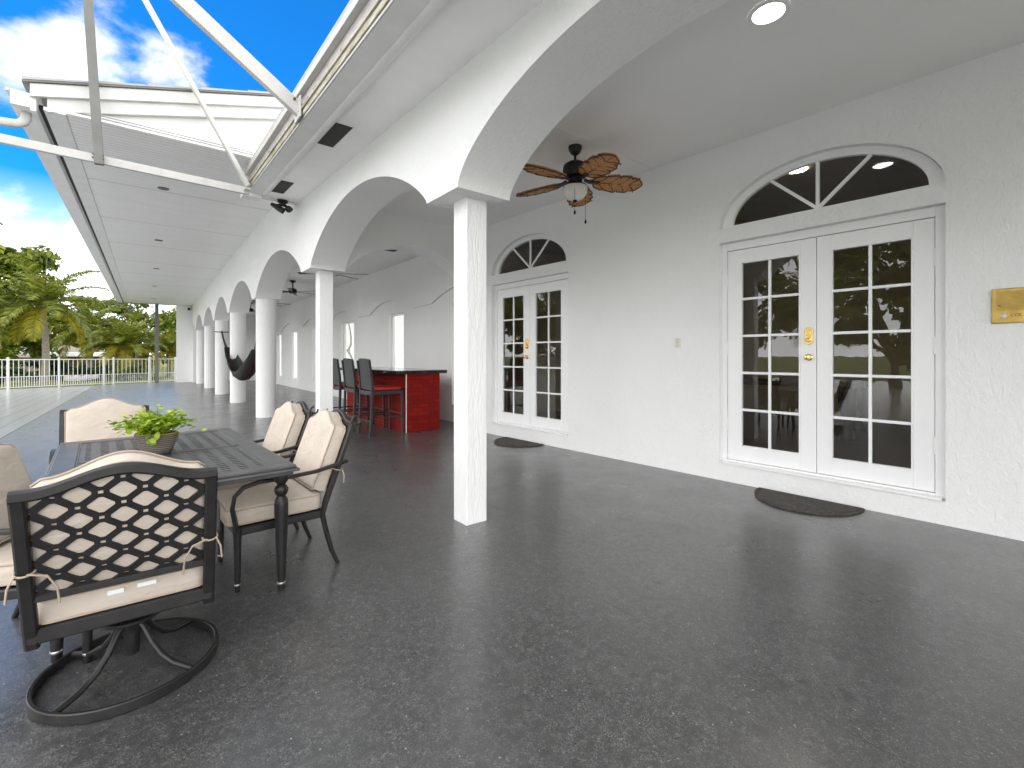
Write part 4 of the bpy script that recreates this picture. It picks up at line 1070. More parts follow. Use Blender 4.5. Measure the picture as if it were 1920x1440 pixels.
for sx in (-1, 1):
    for sy in (-1, 1):
        p = (sx*(hx-.065), sy*(hy-.065), 0)
        l = MB().lathe([(.017, 0), (.020, .006), (.020, .032), (.021, .045), (.024, .10), (.032, .30), (.037, .45), (.038, .50), (.035, .525), (.026, .542), (.022, .548), (.031, .558), (.038, .575), (.038, .59), (.030, .606), (.022, .612), (.026, .622), (.036, .635), (.040, .655), (.040, .672)], 24, p)
        lo_ = l.build('leg', M['bronze'], tb, smooth=35)
        MB().lathe([(.0205, .036), (.0235, .040), (.0235, .046), (.021, .05)], 24, p).build('foot_ring', M['steel_ring'], lo_, smooth=40)

# potted plant -----------------------------------------------------------------
pp = thing('potted_plant', 'bright green leafy plant in an oval ridged grey pot on the table', 'potted plant', (.045, 3.78, .7295), R(-35))
MB().lathe([(.075, .0), (.085, .004), (.098, .04), (.113, .085), (.122, .118), (.125, .125), (.118, .127)], 40, sx=1, sy=.8, cap=True).build('pot', M['pot'], pp, smooth=50)
MB().lathe([(.118, .1275), (.121, .134), (.112, .134), (.106, .126)], 40, sx=1, sy=.8, cap=False).build('pot_liner', M['pot_lining'], pp, smooth=50)
MB().lathe([(.001, .129), (.108, .1285)], 30, sx=1, sy=.8, cap=False).build('soil', M['soil'], pp)
st = MB(); lv = MB()
def disc_leaf(m_, p, nrm, size, elong=1.25):
    q = Vector(nrm).to_track_quat('Z', 'Y').to_matrix().to_4x4(); Mx = Matrix.Translation(p) @ q @ Matrix.Rotation(rnd.random()*6.28, 4, 'Z')
    pts = [(0, 0, 0)]+[(size*math.cos(2*PI*k/8)*(1 if k not in (0,) else 1.15), size*elong*math.sin(2*PI*k/8), .18*size*abs(math.cos(2*PI*k/8))) for k in range(8)]
    m_.add(pts, [(0, 1+k, 1+(k+1) % 8) for k in range(8)], Mx)
for k in range(105):
    a = rnd.random()*2*PI; rr = .27*math.sqrt(rnd.random()); b = (rr*math.cos(a), rr*.8*math.sin(a))
    hgt = .135+.165*(1-(rr/.30)**2)*rnd.uniform(.35, 1.0)+rnd.uniform(-.03, .05)
    p0 = Vector((b[0]*.3, b[1]*.3, .13)); p2 = Vector((b[0], b[1], max(.10, hgt))); p1 = (p0+p2)/2+Vector((0, 0, .045))
    st.tube([p0, p1, p2], [.0022, .0018, .0012], 4)
    for q in range(rnd.randint(4, 7)):
        f_ = rnd.uniform(.45, 1.0); c = (p0*(1-f_)**2+p1*2*f_*(1-f_)+p2*f_*f_)+Vector((rnd.uniform(-.028, .028), rnd.uniform(-.028, .028), rnd.uniform(-.012, .02)))
        disc_leaf(lv, c, (rnd.uniform(-.7, .7), rnd.uniform(-.7, .7), 1), rnd.uniform(.009, .017))
for k in range(6): disc_leaf(lv, Vector((.03+rnd.uniform(-.06, .06), -.105+rnd.uniform(-.01, .005), .115+rnd.uniform(-.03, .02))), (.2, -1, .4), .016)
st.build('stem', M['leaf_lime'], pp); lv.build('foliage', M['leaf_lime'], pp, normals=False)

# ------------------------------------------------------------------ bar and stools
BX0, BX1, BY0, BY1 = 3.58, 4.26, 7.52, 10.6
bar = thing('bar_counter', 'red painted brick bar with glossy black countertop', 'bar', ((BX0+BX1)/2, (BY0+BY1)/2, 0))
bx, by = (BX1-BX0)/2, (BY1-BY0)/2
BZ = 1.045
MB().box(-bx, bx, -by, by, -.01, BZ).build('brick_base', M['brick'], bar, bevel=.004)
MB().box(-bx-.004, -bx+.014, -by-.004, -by+.006, .0, BZ-.002).build('bare_mortar_corner', simple('bare_mortar', (.72, .66, .58), .8, bs=.4), bar, bevel=.002)
MB().box(-bx-.20, bx+.12, -by-.075, by+.10, BZ+.001, BZ+.062).build('countertop', M['counter'], bar, bevel=.014, seg=3)
SX = 3.24
def make_stool():
    t = thing('bar_stool', 'x', 'bar stool')
    # faces +X: seat toward the bar
    def yb(z): return 0
    for sy in (-1, 1):
        MB().strap([(-.285, sy*.225, 0), (-.262, sy*.225, .3), (-.25, sy*.225, .70), (-.258, sy*.225, .95), (-.30, sy*.222, 1.285)], .034, .042, up=(1, 0, 0)).build('leg', M['stool'], t, smooth=35)
        MB().strap([(.265, sy*.225, 0), (.25, sy*.225, .73)], .034, .038, up=(1, 0, 0)).build('leg', M['stool'], t, smooth=35)
    m_ = MB()
    m_.box(-.27, .27, -.242, -.208, .70, .765); m_.box(-.27, .27, .208, .242, .70, .765); m_.box(.235, .27, -.208, .208, .70, .765); m_.box(-.268, -.235, -.208, .208, .69, .765)
    m_.build('seat_frame', M['stool'], t, bevel=.006)
    m_ = MB()
    for sy in (-.225, .225): m_.box(-.258, .248, sy-.012, sy+.012, .285, .31)
    m_.box(.243, .265, -.21, .21, .335, .36); m_.box(-.272, -.25, -.21, .21, .235, .26)
    m_.build('stretcher', M['stool'], t, bevel=.004)
    ol = []
    for cx, cy, a0 in ((.205, .175, 0), (-.185, .175, 90), (-.185, -.175, 180), (.205, -.175, 270)):
        for k in range(5):
            a = R(a0+22.5*k); ol.append((cx+.055*math.cos(a), cy+.055*math.sin(a)))
    MB().cushion(ol, .06, lambda a, b, tt: (a, b, .768+tt), .012, .018).build('seat', M['red_vinyl'], t, smooth=70)
    m_ = MB(); nz, ny = 12, 10; vs = []; fs = []
    for side in (0, 1):
        for i in range(nz+1):
            z = .80+.505*i/nz
            for j in range(ny+1):
                y = -.206+.412*j/ny
                zz = z+(.018*(1-(2*j/ny-1)**2) if i == nz else 0)
                x = -.252-.045*max(0, (zz-.80)/.5)**1.3-.028*(1-(2*j/ny-1)**2)+(.022 if side else 0)
                vs.append((x, y, zz))
    N = (nz+1)*(ny+1)
    for sd in (0, 1):
        for i in range(nz):
            for j in range(ny): a = sd*N+i*(ny+1)+j; fs.append((a, a+1, a+ny+2, a+ny+1))
    for i in range(nz):
        for j in (0, ny): a = i*(ny+1)+j; b = a+ny+1; fs.append((a, b, b+N, a+N))
    for j in range(ny):
        for i in (0, nz): a = i*(ny+1)+j; fs.append((a, a+1, a+1+N, a+N))
    m_.add(vs, fs); m_.build('backrest', M['stool'], t, smooth=40)
    return t
stl = make_stool(); GS = 'black bar stools with red seats at the brick bar'
stl.location = (SX, 7.80, 0); stl.scale = (1.08, 1.2, 1); tag(stl, 'nearest black bar stool with its red seat in full view by the brick bar', 'bar stool', GS)
c = copy_tree(stl); c.location = (SX, 8.62, 0); tag(c, 'middle one of three black bar stools at the red brick bar', 'bar stool', GS)
c = copy_tree(stl); c.location = (SX-.01, 9.42, 0); tag(c, 'black bar stool next to the square column, half hidden by it', 'bar stool', GS)

# ------------------------------------------------------------------ hammock
hm = thing('hammock', 'dark grey and red fabric hammock slung between the round columns', 'hammock', (1.86, 13.2, 0))
cl = [(1.93, 16.9, 1.62), (1.90, 15.9, 1.38), (1.88, 15.0, 1.12), (1.87, 14.2, .90), (1.86, 13.4, .76), (1.86, 12.8, .78), (1.87, 12.3, .95), (1.885, 11.95, 1.2), (1.90, 11.72, 1.5)]
def cr_(p, n):
    out = []; P = [Vector(q) for q in p]
    for i in range(len(P)-1):
        a, b, c_, d = P[max(i-1, 0)], P[i], P[i+1], P[min(i+2, len(P)-1)]
        for k in range(n):
            t = k/n; out.append(.5*((2*b)+(c_-a)*t+(2*a-5*b+4*c_-d)*t*t+(3*b-a-3*c_+d)*t**3))
    return out+[P[-1]]
cv = cr_(cl, 8); n = len(cv); nb = 14; vs = []; fs = []
for i, p in enumerate(cv):
    s_ = math.sin(PI*i/(n-1))**.7; wd = .035+.17*s_; dpth = .02+.21*s_
    for j in range(nb+1):
        a = PI*(j/nb)
        wob = .012*math.sin(j*2.1+i*.35)*s_
        vs.append((p.x-hm.location.x-wd*math.cos(a)+wob, p.y-hm.location.y, p.z+dpth*(1-math.sin(a))*(1 if j < nb/2 else 1.05)))
for i in range(n-1):
    for j in range(nb): a = i*(nb+1)+j; fs.append((a, a+1, a+nb+2, a+nb+1))
m_ = MB().add(vs, fs); ho = m_.build('cloth', M['hammock'], hm, smooth=80)
uvl = ho.data.uv_layers[0]
for p in ho.data.polygons:
    for li in p.loop_indices:
        vi = ho.data.loops[li].vertex_index; uvl.data[li].uv = ((vi//(nb+1))/(n-1), (vi % (nb+1))/nb)
so = ho.modifiers.new('solid', 'SOLIDIFY'); so.thickness = .01
for p in ([(2.06, 19.22, 2.24), (2.0, 18.3, 1.98), (1.93, 16.9, 1.63)], [(1.90, 11.72, 1.50), (1.915, 11.70, 1.62), (1.94, 11.66, 1.75)]):
    MB().tube([tuple(Vector(q)-hm.location) for q in p], [.03, .028, .04], 8).build('rope', M['rubber'], hm, smooth=60)
m_ = MB(); m_.tube([(2.08+.213*math.cos(2*PI*k/24)-hm.location.x, 19.41+.213*math.sin(2*PI*k/24)-hm.location.y, 2.24+.02*math.sin(2*PI*k/24)) for k in range(24)], .016, 6, closed=True); m_.build('column_strap', M['rubber'], hm, smooth=60)

# ------------------------------------------------------------------ open frame over the terrace
fr = thing('terrace_frame', 'open white aluminium screen frame without mesh, bolted to the eave', 'frame', (1.1, 6.0, 3.6))
FO = Vector((1.1, 6.0, 3.6))
def beam(p, q, w, h, up, mt, lab=None):
    o = MB().bar(Vector(p)-FO, Vector(q)-FO, w, h, up).build('beam', M[mt], fr, bevel=.004)
    if lab: o['label'] = lab
    return o
beam((1.10, 7.24, 3.645), (-4.5, 7.24, 3.755), .05, .095, (0, 0, 1), 'alu', 'long horizontal white beam running out from the eave corner')
beam((-.445, 7.185, 3.60), (-.60, 7.185, 6.6), .06, .088, (1, 0, 0), 'alu_grey', 'upright grey beam standing on the horizontal beam')
beam((1.08, 7.19, 3.70), (-.45, 7.19, 6.5), .05, .085, (0, 1, 0), 'alu', 'thin steep diagonal beam rising from the eave corner')
beam((1.15, 4.60, 3.64), (-1.3, 4.55, 5.25), .06, .125, (0, 0, 1), 'alu', 'thick diagonal beam rising from the middle of the eave')
bl = MB()
for (p, d) in (((-.41, 7.16, 3.66), 0), ((-.50, 7.16, 3.66), 0), ((-.41, 7.16, 3.70), 0), ((-.50, 7.16, 3.70), 0)):
    bl.lathe([(.008, 0), (.008, .014)], 8, Mx=Matrix.Translation(Vector(p)-FO) @ Matrix.Rotation(R(90), 4, 'X'))
for p in ((1.06, 4.57, 3.74), (1.12, 4.565, 3.69), (1.10, 4.56, 3.63)): bl.lathe([(.012, 0), (.012, .02)], 8, Mx=Matrix.Translation(Vector(p)-FO) @ Matrix.Rotation(R(90), 4, 'X'))
bl.build('bolt', simple('rusty_bolt', (.12, .06, .03), .7), fr)
for b_ in ((1.09, 1.105, 4.50, 4.70, 3.57, 3.76), (1.03, 1.10, 7.12, 7.30, 3.64, 3.655)):
    MB().box(b_[0]-FO.x, b_[1]-FO.x, b_[2]-FO.y, b_[3]-FO.y, b_[4]-FO.z, b_[5]-FO.z).build('bracket', M['alu'], fr, bevel=.003)

# ------------------------------------------------------------------ fence
fn = thing('pool_fence', 'white metal picket fence along the far edge of the deck', 'fence', (-2.0, fence_at(-2.0), 0))
fo_ = Vector((-2.0, fence_at(-2.0), 0)); FH = 1.24
posts = [-16.5, -12.5, -8.5, -6.2, -4.52, -3.09, -1.64, -1.30, .07, 1.15]
for i, x in enumerate(posts):
    w = .095 if abs(x-.07) < .01 else (.06 if x in (-1.3, -3.09) else .075)
    p = Vector((x, fence_at(x), 0))-fo_
    m_ = MB(); a = math.atan2(fd.y, fd.x); Mx = Matrix.Translation(p) @ Matrix.Rotation(a, 4, 'Z')
    m_.box(-w/2, w/2, -w/2, w/2, -.02, FH+.03, Mx); m_.box(-w/2-.01, w/2+.01, -w/2-.01, w/2+.01, FH+.03, FH+.05, Mx); m_.add([(-w/2, -w/2, FH+.05), (w/2, -w/2, FH+.05), (w/2, w/2, FH+.05), (-w/2, w/2, FH+.05), (0, 0, FH+.085)], [(0, 1, 4), (1, 2, 4), (2, 3, 4), (3, 0, 4)], Mx)
    m_.build('fence_post', M['fence'], fn, bevel=.004)
for xa, xb in zip(posts, posts[1:]):
    if xb-xa < .5: pass
    m_ = MB(); A = Vector((xa, fence_at(xa), 0))-fo_; B = Vector((xb, fence_at(xb), 0))-fo_; L = (B-A).length; d = (B-A)/L
    A2, B2 = A+d*.04, B-d*.04
    for z, h in ((FH-.02, .04), (.50, .028), (.07, .028)): m_.bar(A2+Vector((0, 0, z)), B2+Vector((0, 0, z)), .032, h)
    k = max(2, round(L/.165))
    for j in range(1, k):
        p = A+d*(L*j/k); m_.box(p.x-.010, p.x+.010, p.y-.010, p.y+.010, .05, FH-.03)
    for j in range(k):
        p = A+d*(L*(j+.5)/k); m_.box(p.x-.008, p.x+.008, p.y-.008, p.y+.008, .05, .51)
    m_.build('fence_panel', M['fence'], fn)
bn = MB(); vs = []; fs = []
A = Vector((-2.95, fence_at(-2.95)+.10, 0)); d = fd
nx = 24
for i in range(nx+1):
    p = A+d*(1.25*i/nx); sag = -.05*math.sin(PI*i/nx); wv = .02*math.sin(i*1.1)
    top_ = .47+sag*.3+.02*math.sin(i*.9)+.03*i/nx; bt = .25+sag+.025*math.sin(i*1.7)+.07*(i/nx)
    vs += [(p.x, p.y+wv, bt), (p.x, p.y+wv, top_)]
for i in range(nx): fs.append((2*i, 2*i+2, 2*i+3, 2*i+1))
bn.add(vs, fs); o = bn.build('banner', stain_mat('white_smudged_cloth', (.72, .66, .68), (.20, .18, .18), .60, .66, 5, (2, 2, 4)), smooth=80)
tag(o, 'ragged pale cloth banner with dark smudges hanging low on the white fence', 'banner')
so = o.modifiers.new('solid', 'SOLIDIFY'); so.thickness = .006

# ------------------------------------------------------------------ planting
def frond(m_, base, az, el, L, droop, leaf, n=34, width=.035, vdrop=.35, rach=None):
    """one feather frond: arching rachis with two rows of leaflets"""
    base = Vector(base); h = Vector((math.cos(az), math.sin(az), 0)); pts = []
    e = el; p = base.copy(); st = L/n
    for i in range(n+1):
        pts.append(p.copy()); p = p+(h*math.cos(e)+Vector((0, 0, math.sin(e))))*st; e -= droop/n*(0.4+1.2*i/n)
    side = h.cross(Vector((0, 0, 1)))
    (rach or m_).tube(pts, [.022*(1-.85*i/n)*L/2.2+.003 for i in range(n+1)], 4)
    for i in range(3, n+1):
        t = i/n; tan = (pts[min(i+1, n)]-pts[i-1]).normalized(); ll = leaf*(math.sin(PI*min(1, .12+t*.86))**.6)*rnd.uniform(.85, 1.1)
        upv = side.cross(tan).normalized()
        for sg in (1, -1):
            dr = (side*sg*.80+tan*.62+upv*rnd.uniform(.0, .35)).normalized()
            a = pts[i]; b = a+dr*ll*.55; c = a+dr*ll+Vector((0, 0, -vdrop*ll*rnd.uniform(.5, 1.2)))
            w = tan*width*.5
            m_.add([a-w*.6, a+w*.6, b+w, b-w, c], [(0, 1, 2, 3), (3, 2, 4)])
def palm(name, label, x, y, h, L, n, r0, r1, leaf, group, spear=False, lean_=(0, 0), ny=3, width=.035, seed=1, el=(-.35, 1.25), drop=1.5):
    global rnd
    rnd = random.Random(seed)
    t = thing(name, label, 'palm tree', (x, y, -.1), 0, group)
    tp = Vector((lean_[0], lean_[1], h))
    k = 14; path = [tp*(i/k)+Vector((.05*math.sin(i*.3), .02*math.sin(i*.22), 0)) for i in range(k+1)]
    MB().tube(path, [r0+(r1-r0)*(i/k)+(.25*r0*(1-i/k)**3)+.012*(i % 2) for i in range(k+1)], 12).build('trunk', M['trunk'], t, smooth=60)
    cr = MB(); yl = MB()
    for i in range(n):
        az = 2.399*i+rnd.uniform(-.2, .2); f = (i+.5)/n; e = el[0]+(el[1]-el[0])*f
        m_ = yl if i < ny else cr
        frond(m_, tp+Vector((0, 0, .06*f)), az, e, L*rnd.uniform(.85, 1.08), drop*rnd.uniform(.8, 1.15)*(1.1-.4*f), leaf, width=width)
    if spear: cr.tube([tp, tp+Vector((.03, 0, L*.4)), tp+Vector((.12, .02, L*.95))], [.05, .035, .005], 6)
    cr.build('crown', M['frond'], t, normals=False)
    if yl.v: yl.build('yellow_fronds', M['frond_yellow'], t, normals=False)
    return t
GP = 'palms beyond the fence'
palm('palm_tree', 'tallest palm with smooth grey trunk and upright spear leaf beyond the fence', -3.95, 31.6, 3.95, 2.9, 30, .135, .115, .62, GP, True, ny=4, seed=3, width=.085)
palm('palm_tree', 'middle bushy palm between the tallest palm and the grey eave post', -3.0, 40.5, 3.2, 3.0, 30, .15, .12, .6, GP, ny=6, seed=5, width=.09)
palm('palm_tree', 'low palm with a fan of grey green fronds just left of the grey eave post', -1.15, 38.5, 2.1, 2.7, 32, .16, .15, .55, GP, ny=8, seed=8, width=.09, el=(-.3, 1.35))
palm('palm_tree', 'low yellowing palm half hidden behind the grey eave post', 1.15, 40.0, 1.7, 2.5, 24, .14, .13, .5, GP, ny=12, seed=11, width=.09)
palm('palm_tree', 'palm at the left edge of the photo in front of the broad leaved tree', -6.9, 32.0, 3.6, 3.0, 20, .14, .12, .65, GP, ny=3, seed=15, width=.085)

def leaf_cloud(m_, c, rad, n, size, k=14, hollow=.5, flat=.75):
    c = Vector(c); cl = []
    for i in range(k):
        d = Vector((rnd.gauss(0, 1), rnd.gauss(0, 1), rnd.gauss(0, 1)*.9)).normalized(); q = rnd.uniform(hollow, 1.0)
        cl.append((c+Vector((d.x*rad[0]*q, d.y*rad[1]*q, d.z*rad[2]*q)), rnd.uniform(.22, .42)))
    for i in range(n):
        cc, cr = rnd.choice(cl); d = Vector((rnd.gauss(0, 1), rnd.gauss(0, 1), rnd.gauss(0, 1))); d *= (rnd.random()**.4)/d.length
        p = cc+Vector((d.x*rad[0]*cr, d.y*rad[1]*cr, d.z*rad[2]*cr*flat))
        nn = (d+Vector((rnd.uniform(-.8, .8), rnd.uniform(-.8, .8), rnd.uniform(-.2, 1.1)))).normalized()
        u = nn.orthogonal().normalized(); u.rotate(Matrix.Rotation(rnd.random()*6.28, 3, nn)); v = nn.cross(u); s_ = size*rnd.uniform(.6, 1.25)
        m_.add([p-u*s_, p-v*s_*.45, p+u*s_, p+v*s_*.45], [(0, 1, 2, 3)])
    return cl
def broad_tree(name, label, x, y, h, rad, n, size, mt, k=16, tr=.16, group=None, seed=1, hollow=.45):
    global rnd
    rnd = random.Random(seed)
    t = thing(name, label, 'tree', (x, y, -.1), 0, group)
    cr = MB(); cl = leaf_cloud(cr, (0, 0, h-rad[2]*.95), rad, n, size, k, hollow)
    tk = MB(); fork = Vector((.1, 0, max(.8, h-rad[2]*1.75)))
    tk.tube([(0, 0, 0), (.05, .03, fork.z*.5), tuple(fork)], [tr*1.35, tr, tr*.8], 10)
    for c, r in cl:
        mid = (fork+c)/2+Vector((rnd.uniform(-.3, .3), rnd.uniform(-.3, .3), rnd.uniform(-.1, .4)))
        tk.tube([fork-Vector((0, 0, .15)), mid, c], [tr*.55, tr*.3, tr*.10], 6)
    tk.build('trunk', M['bark'], t, smooth=60); cr.build('crown', M[mt], t, normals=False); return t
GT = 'broad leaved trees beyond the fence'
broad_tree('broadleaf_tree', 'big dense yellow green tree filling the left edge behind the palms', -9.0, 43.5, 10.3, (4.2, 4.0, 4.8), 11000, .28, 'leaf', 26, .25, GT, 21)
broad_tree('broadleaf_tree', 'olive tree rising behind the middle palms', -4.1, 62.0, 7.6, (3.6, 3.4, 2.6), 4600, .30, 'leaf_olive', 16, .2, GT, 22)
broad_tree('broadleaf_tree', 'sparse open tree with thin branches against the sky beside the grey post', -.9, 58.0, 7.6, (2.6, 2.4, 2.7), 1100, .24, 'leaf_olive', 20, .14, GT, 27, .35)
broad_tree('broadleaf_tree', 'dark green tree right of the grey eave post beside the white end wall', 2.6, 56.0, 6.6, (2.4, 2.4, 2.6), 3600, .25, 'leaf', 16, .16, GT, 24)
broad_tree('broadleaf_tree', 'dark dense bush like tree under the palms behind the fence', -5.6, 44.0, 4.6, (3.6, 2.6, 1.5), 4000, .20, 'leaf', 18, .16, GT, 29)
def shrub(label, x, y, rad, n, size, seed, mt='hedge'):
    global rnd
    rnd = random.Random(seed)
    t = thing('shrub', label, 'shrub', (x, y, -.1), 0, 'clipped shrubs behind the fence')
    m_ = MB(); leaf_cloud(m_, (0, 0, rad[2]*.8), rad, n, size, 16, .3, 1.0); m_.build('foliage', M[mt], t, normals=False)
    s_ = MB()
    for k in range(7):
        a = k*.9; s_.tube([(.08*math.cos(a), .08*math.sin(a), 0), (rad[0]*.5*math.cos(a), rad[1]*.4*math.sin(a), rad[2]*.9)], [.03, .01], 6)
    s_.build('stem', M['bark'], t)
shrub('dark green hedge shrub behind the fence at the left', -6.2, 35.5, (1.7, .9, .62), 2600, .09, 31)
shrub('dark clipped shrub behind the fence beside the tallest palm trunk', -3.4, 37.0, (1.5, .9, .55), 2200, .09, 32)
shrub('bright green shrub behind the fence left of the grey post', -.45, 36.2, (1.3, .8, .55), 2200, .085, 33, 'leaf')
shrub('long clipped shrub far behind the fence between the two palms', -4.6, 46.0, (2.6, 1.0, .75), 3600, .13, 36)
shrub('round leafy shrub far behind the fence under the olive tree', -1.8, 47.0, (2.2, 1.0, .8), 3200, .13, 37, 'leaf')
shrub('small shrub behind the fence below the middle palm', -2.3, 36.6, (.8, .7, .5), 1200, .08, 34)

for k, (x, y, h, r3, n, sd, mt_, lab) in enumerate(((-13.5, 60, 6.5, (4.5, 3, 3.2), 4200, 51, 'leaf', 'wide green tree behind the big yellow green tree at the left edge'),
        (-6.6, 70, 5.6, (4.2, 3, 2.8), 4200, 52, 'leaf', 'round green tree between the tallest palm and the olive tree'),
        (-1.6, 74, 4.8, (4.4, 3, 2.4), 4200, 53, 'leaf', 'low green tree mass behind the grey green palm'),
        (3.6, 72, 4.6, (4.2, 3, 2.3), 3600, 54, 'leaf_olive', 'low olive tree behind the yellowing palm'))):
    broad_tree('broadleaf_tree', lab, x, y, h, r3, n, .38, mt_, 22, .18, GT, sd, .2)
# far house and shed glimpsed between the trees
fh = thing('neighbour_house', 'far low house with beige roof glimpsed between the palms', 'house', (-8.0, 66, -.1))
MB().box(-5, 5, -3, 3, 0, 1.35).build('wall', M['wall_far'], fh)
MB().add([(-5.6, -3.6, 1.35), (5.6, -3.6, 1.35), (5.6, 3.6, 1.35), (-5.6, 3.6, 1.35), (-3, 0, 2.6), (3, 0, 2.6)], [(0, 1, 5, 4), (1, 2, 5), (2, 3, 4, 5), (3, 0, 4), (0, 3, 2, 1)]).build('roof', M['roof_far'], fh)
sh = thing('garden_shed', 'white flat roofed open shed behind the fence and the tallest palm', 'shed', (-4.6, 52, -.1), R(8))
MB().box(-1.75, 1.75, -1.2, 1.2, 1.42, 1.80).build('roof', M['shed_white'], sh, bevel=.08)
MB().box(-1.5, 1.4, .2, 1.0, 0, 1.419).build('wall', simple('shed_brown_wall', (.13, .075, .05), .8), sh)
for sx in (-1.6, 1.6):
    MB().box(sx-.05, sx+.05, -1.1, -1.0, 0, 1.419).build('post', M['shed_white'], sh)

# garden on the open side of the terrace (what the door panes mirror)
palm('palm_tree', 'palm on the open side of the terrace, seen only mirrored in the nearer door', -9.5, 4.6, 3.4, 2.6, 16, .15, .12, .6, 'garden beside the terrace', ny=2, seed=41)
broad_tree('broadleaf_tree', 'green tree on the open side of the terrace, mirrored in the door glass', -15.5, 10.5, 9.0, (4.4, 4.4, 4.2), 7000, .24, 'leaf', 18, .2, 'garden beside the terrace', 42)
broad_tree('broadleaf_tree', 'olive tree on the open side of the terrace, mirrored low in the door glass', -16.0, 3.0, 8.4, (4.4, 4.2, 4.0), 6500, .24, 'leaf_olive', 18, .2, 'garden beside the terrace', 43)
broad_tree('broadleaf_tree', 'leafy tree beyond the far deck corner, mirrored in the farther door', -13.5, 28.5, 6.0, (3.2, 3.0, 2.6), 4200, .22, 'leaf', 18, .2, 'garden beside the terrace', 44)
broad_tree('broadleaf_tree', 'tall tree past the far deck corner, mirrored highest in the farther door', -17.5, 33.0, 9.5, (4.2, 4.0, 4.3), 7000, .26, 'leaf', 24, .24, 'garden beside the terrace', 45, .2)
broad_tree('broadleaf_tree', 'dark tree out of view left of the fence, mirrored in the farther door', -23.0, 31.0, 9.0, (4.2, 4.0, 4.2), 6000, .28, 'leaf', 24, .24, 'garden beside the terrace', 46, .2)

# ------------------------------------------------------------------ sky, sun, camera
SUN_EL, SUN_AZ = 52, 248       # azimuth clockwise from +Y
world = bpy.data.worlds.new('World'); scene.world = world; world.use_nodes = True
nt = world.node_tree; nt.nodes.clear()
out = nd(nt, 'ShaderNodeOutputWorld'); bg = nd(nt, 'ShaderNodeBackground'); bg.inputs['Strength'].default_value = .10
sky = nd(nt, 'ShaderNodeTexSky', sky_type='NISHITA'); sky.sun_disc = False; sky.sun_elevation = R(SUN_EL); sky.sun_rotation = R(SUN_AZ)
sky.air_density = 1.0; sky.dust_density = .4; sky.ozone_density = 3.0
tc = nd(nt, 'ShaderNodeTexCoord'); dirv = tc.outputs['Generated']
SKY_TINT = (.09, .92, 1.66)
CLOUD, CLOUD_SEEN = 19.0, 8.5
skyc = mixc(nt, 1.0, sky.outputs[0], SKY_TINT, 'MULTIPLY')
sx = nd(nt, 'ShaderNodeSeparateXYZ'); nt.links.new(dirv, sx.inputs[0])
def dot(d):
    v = nd(nt, 'ShaderNodeVectorMath', operation='DOT_PRODUCT'); nt.links.new(dirv, v.inputs[0]); v.inputs[1].default_value = Vector(d).normalized(); return v.outputs['Value']
def maprange(x, a, b):
    m = nd(nt, 'ShaderNodeMapRange'); m.inputs[1].default_value = a; m.inputs[2].default_value = b; nt.links.new(x, m.inputs[0]); return m.outputs[0]
S, C = math.sin(R(38.5)), math.cos(R(38.5))
def pd(px, py):
    u, v = (px-960)/858, (668-py)/858; return (S+u*C, C-u*S, v)
blobs = [((70, 130), .10), ((190, 105), .11), ((310, 150), .10), ((40, 120), .08), ((60, 450), .13), ((150, 440), .10), ((90, 500), .13), ((190, 530), .10), ((0, 430), .1), ((240, 170), .09)]
fld = None
for (px, py), r in blobs:
    m_ = math_n(nt, 'MULTIPLY', maprange(dot(pd(px, py)), math.cos(r), 1.0), .75)
    fld = m_ if fld is None else math_n(nt, 'MAXIMUM', fld, m_)
clear = maprange(dot((.10, .95, .46)), .957, .895)
low = maprange(sx.outputs[2], .10, -.02)
fld = math_n(nt, 'MAXIMUM', fld, math_n(nt, 'MULTIPLY', clear, 1.15))
mpn = nd(nt, 'ShaderNodeMapping'); mpn.inputs['Scale'].default_value = (1, 1, 1.45); nt.links.new(dirv, mpn.inputs[0])
nz = noise(nt, mpn.outputs[0], 9.0, 8, .55, .15)
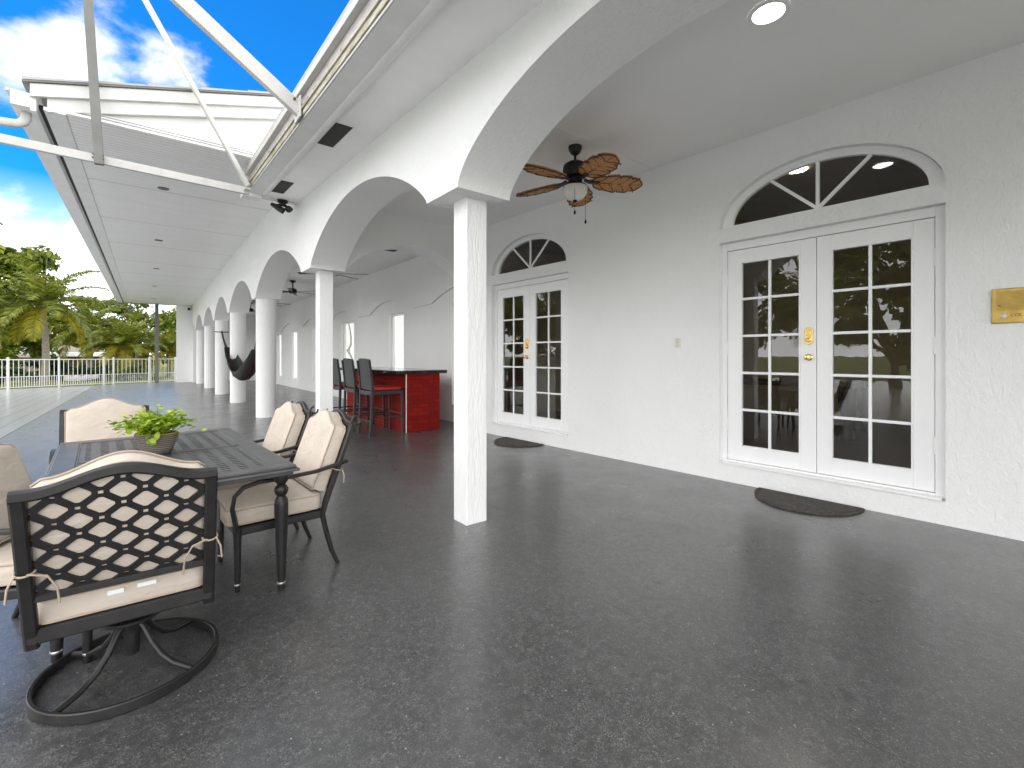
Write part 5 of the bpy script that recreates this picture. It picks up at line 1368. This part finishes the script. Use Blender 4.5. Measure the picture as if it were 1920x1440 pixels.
f2 = math_n(nt, 'ADD', fld, math_n(nt, 'MULTIPLY', math_n(nt, 'SUBTRACT', nz, .5), 2.0))
cm = nd(nt, 'ShaderNodeMapRange', interpolation_type='SMOOTHSTEP'); cm.inputs[1].default_value = .34; cm.inputs[2].default_value = .95; nt.links.new(f2, cm.inputs[0])
shade = ramp(nt, noise(nt, mpn.outputs[0], 5, 5), [(.3, g(.72)), (.62, g(1.0))])
hi = mixc(nt, maprange(sx.outputs[2], .0, .9), (CLOUD*1.35,)*3, (CLOUD*.52, CLOUD*.53, CLOUD*.54))
lev = mixc(nt, clear, (CLOUD_SEEN,)*3, hi)
cloud = mixc(nt, 1.0, shade, lev, 'MULTIPLY')
skyc = mixc(nt, maprange(sx.outputs[2], .27, .04), skyc, (11.5, 13.2, 14.4))
final = mixc(nt, cm.outputs[0], skyc, cloud)
nt.links.new(final, bg.inputs[0]); nt.links.new(bg.outputs[0], out.inputs[0])

sl = bpy.data.lights.new('sun', 'SUN'); sl.energy = .5; sl.angle = R(40); sl.color = (1, .975, .94)
so = bpy.data.objects.new('sun', sl); col.objects.link(so)
az = R(SUN_AZ); el = R(SUN_EL); d = Vector((math.sin(az)*math.cos(el), math.cos(az)*math.cos(el), math.sin(el)))
so.rotation_euler = (-d).to_track_quat('-Z', 'Y').to_euler(); so.location = (-6, -4, 9)

cam = bpy.data.cameras.new('camera'); co = bpy.data.objects.new('camera', cam); col.objects.link(co)
cam.sensor_width = 36; cam.lens = 858/1920*36; cam.shift_y = -52/1920; cam.clip_end = 2000; cam.clip_start = .05
co.location = (0, 0, 1.36); co.rotation_euler = (R(90), 0, R(-38.5)); scene.camera = co

scene.view_settings.view_transform = 'Standard'; scene.view_settings.look = 'None'
scene.view_settings.exposure = .90; scene.view_settings.gamma = 1
scene.cycles.max_bounces = 10; scene.cycles.diffuse_bounces = 6; scene.cycles.glossy_bounces = 4; scene.cycles.transparent_max_bounces = 12
for o in bpy.data.objects:
    if '_off' in o: del o['_off']
